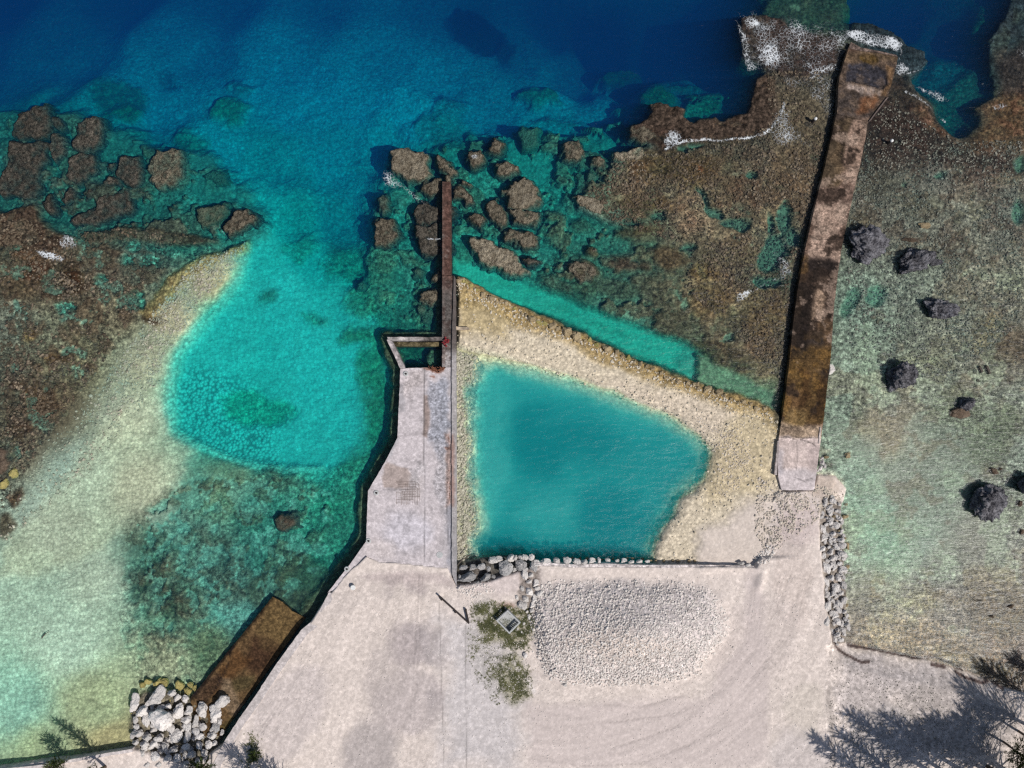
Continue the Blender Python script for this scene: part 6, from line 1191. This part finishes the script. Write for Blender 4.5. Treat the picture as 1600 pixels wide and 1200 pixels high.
# ------------------------------------------------------------------ casuarina trees along the bottom edge
def tree(base, h, cr, label, seed, crown0=.25, dens=1.0, group='feathery trees along the bottom edge', lean=(0, 0), name='casuarina_tree', nbr=None, leafn=17):
    rg = random.Random(seed); root = empty(name, base, label, 'tree' if h > 3 else 'shrub', group)
    bm = bmesh.new(); n = 8; ring = None; pts = []
    for k in range(9):
        t = k / 8; pts.append(Vector((lean[0] * t * h + .12 * h * .2 * math.sin(3 * t + seed), lean[1] * t * h + .12 * h * .2 * math.cos(4 * t + seed), t * h)))
    def tube(bm, pts, r0, r1, n=7):
        pr = None
        for k, q in enumerate(pts):
            t = k / (len(pts) - 1); r = r0 + (r1 - r0) * t; d = (pts[min(k + 1, len(pts) - 1)] - pts[max(k - 1, 0)]).normalized(); s = d.orthogonal().normalized(); u = d.cross(s)
            cr_ = [bm.verts.new(q + (s * math.cos(6.283 * j / n) + u * math.sin(6.283 * j / n)) * r) for j in range(n)]
            if pr:
                for j in range(n): bm.faces.new((pr[j], pr[(j + 1) % n], cr_[(j + 1) % n], cr_[j]))
            pr = cr_
    tube(bm, pts, .022 * h, .006 * h, 8); bm_obj('trunk', bm, M_BARK, root, True)
    bm = bmesh.new(); V = []; nb = nbr or int(34 + h * 5)
    for k in range(nb):
        t = crown0 + (1 - crown0) * (k + rg.random()) / nb; i_ = min(7, int(t * 8)); q = pts[i_].lerp(pts[i_ + 1], t * 8 - i_)
        a = k * 2.4 + rg.random(); L = cr * (1.15 - .75 * (t - crown0) / (1 - crown0)) * rg.uniform(.6, 1.15); up = rg.uniform(.5, 1.15)
        e = q + Vector((math.cos(a) * L, math.sin(a) * L, up * L)); m_ = q.lerp(e, .5) + Vector((0, 0, .08 * L))
        tube(bm, [q, m_, e], .006 * h, .002 * h, 4)
        for j in range(int(leafn * dens)):
            s = rg.random() ** .7; c_ = (q.lerp(m_, s * 2) if s < .5 else m_.lerp(e, s * 2 - 1)) + Vector((rg.gauss(0, .035), rg.gauss(0, .035), rg.gauss(0, .035))) * cr
            dr = Vector((math.cos(a) + rg.gauss(0, .45), math.sin(a) + rg.gauss(0, .45), rg.gauss(.9, .5))).normalized(); LL = rg.uniform(.35, .9); sd = dr.orthogonal().normalized(); sd.rotate(Matrix.Rotation(rg.random() * 6.28, 3, dr)); w_ = rg.uniform(.035, .07)
            V += [tuple(c_ - sd * w_), tuple(c_ + sd * w_), tuple(c_ + dr * LL - Vector((0, 0, .12 * LL)))]
    bm_obj('limbs', bm, M_BARK, root)
    V = np.array(V); o = fast_mesh('crown', V, np.arange(len(V)).reshape(-1, 3), M_NEEDLE); o.parent = root; o['kind'] = 'stuff'; return root
def G0(u, v, z=1.6): return P(u, v, z)
tree(G0(1566, 1160), 8.0, 3.4, 'green bushy crown at the bottom right corner', 1, .3, 2.6)
tree(G0(1520, 1212), 18, 3.0, 'feathery tree below the frame, throwing the middle of the right-hand shadows', 2, .35, .8)
tree(G0(1470, 1212), 19, 2.8, 'feathery tree below the frame, throwing the left part of the right-hand shadows', 3, .3, .7)
tree(G0(1432, 1226), 16, 2.2, 'thin feathery tree below the frame, farthest left of the right-hand group', 15, .3, .6)
tree(G0(1545, 1196), 13, 3.2, 'feathery tree just inside the frame left of the green corner crown', 17, .4, .8)
tree(G0(1500, 1226), 17, 3.2, 'tall thin feathery tree below the frame behind the others', 18, .35, .8)
tree(G0(1628, 1152), 16, 3.2, 'feathery tree just beyond the right edge above the corner crown', 19, .35, .9)
tree(G0(1606, 1226), 20, 4.0, 'very tall feathery tree under the bottom right corner', 20, .3, .9)
tree(G0(1400, 1238), 17, 2.2, 'thin tall feathery tree below the frame, left of the right-hand group', 21, .4, .7)
tree(G0(1655, 1120, 1.2), 14, 3.0, 'tall feathery tree beyond the right edge with a spiky shadow', 4, .3)
tree(G0(1672, 1085, .8), 11, 2.2, 'slender feathery tree beyond the right edge nearest the water', 5, .3, .8)
tree(G0(1560, 1222), 18, 3.6, 'tallest feathery tree below the bottom right corner', 6, .3)
tree(G0(1590, 1140), 9, 3.0, 'dense tree behind the green bushy crown in the corner', 9, .3)
tree(G0(1590, 1212), 16, 3.6, 'broad dark tree below the green bushy crown in the corner', 16, .3)
tree(G0(326, 1186, 1.0), 5.5, 1.9, 'olive green bushy tree top over the boulder pile', 7, .3, 2.4)
tree(G0(318, 1216, 1.0), 8.5, 1.8, 'small green tree beside the olive bushy one at the boulder pile', 8, .3, 1.0)
tree(G0(428, 1222), 10, 2.4, 'feathery tree below the frame right of the boulder pile', 10, .3, .8)
tree(G0(462, 1226), 10, 2.0, 'thin feathery tree shading the sand beside the quay', 14, .3, .5)
tree(P(168, 1198, .9), 11, 1.3, 'slender sapling growing at the low wall, its shadow streaking over the shallows', 11, .15, .6, lean=(-.05, .1))
tree(P(104, 1192, .9), 3.6, 1.6, 'bushy green shrub beside the slender sapling at the low wall', 12, .1, .9, lean=(-.1, .3))
tree(P(402, 1176, 1.7), 1.6, .9, 'small olive shrub on the sand at the bottom edge', 13, .1, .5)
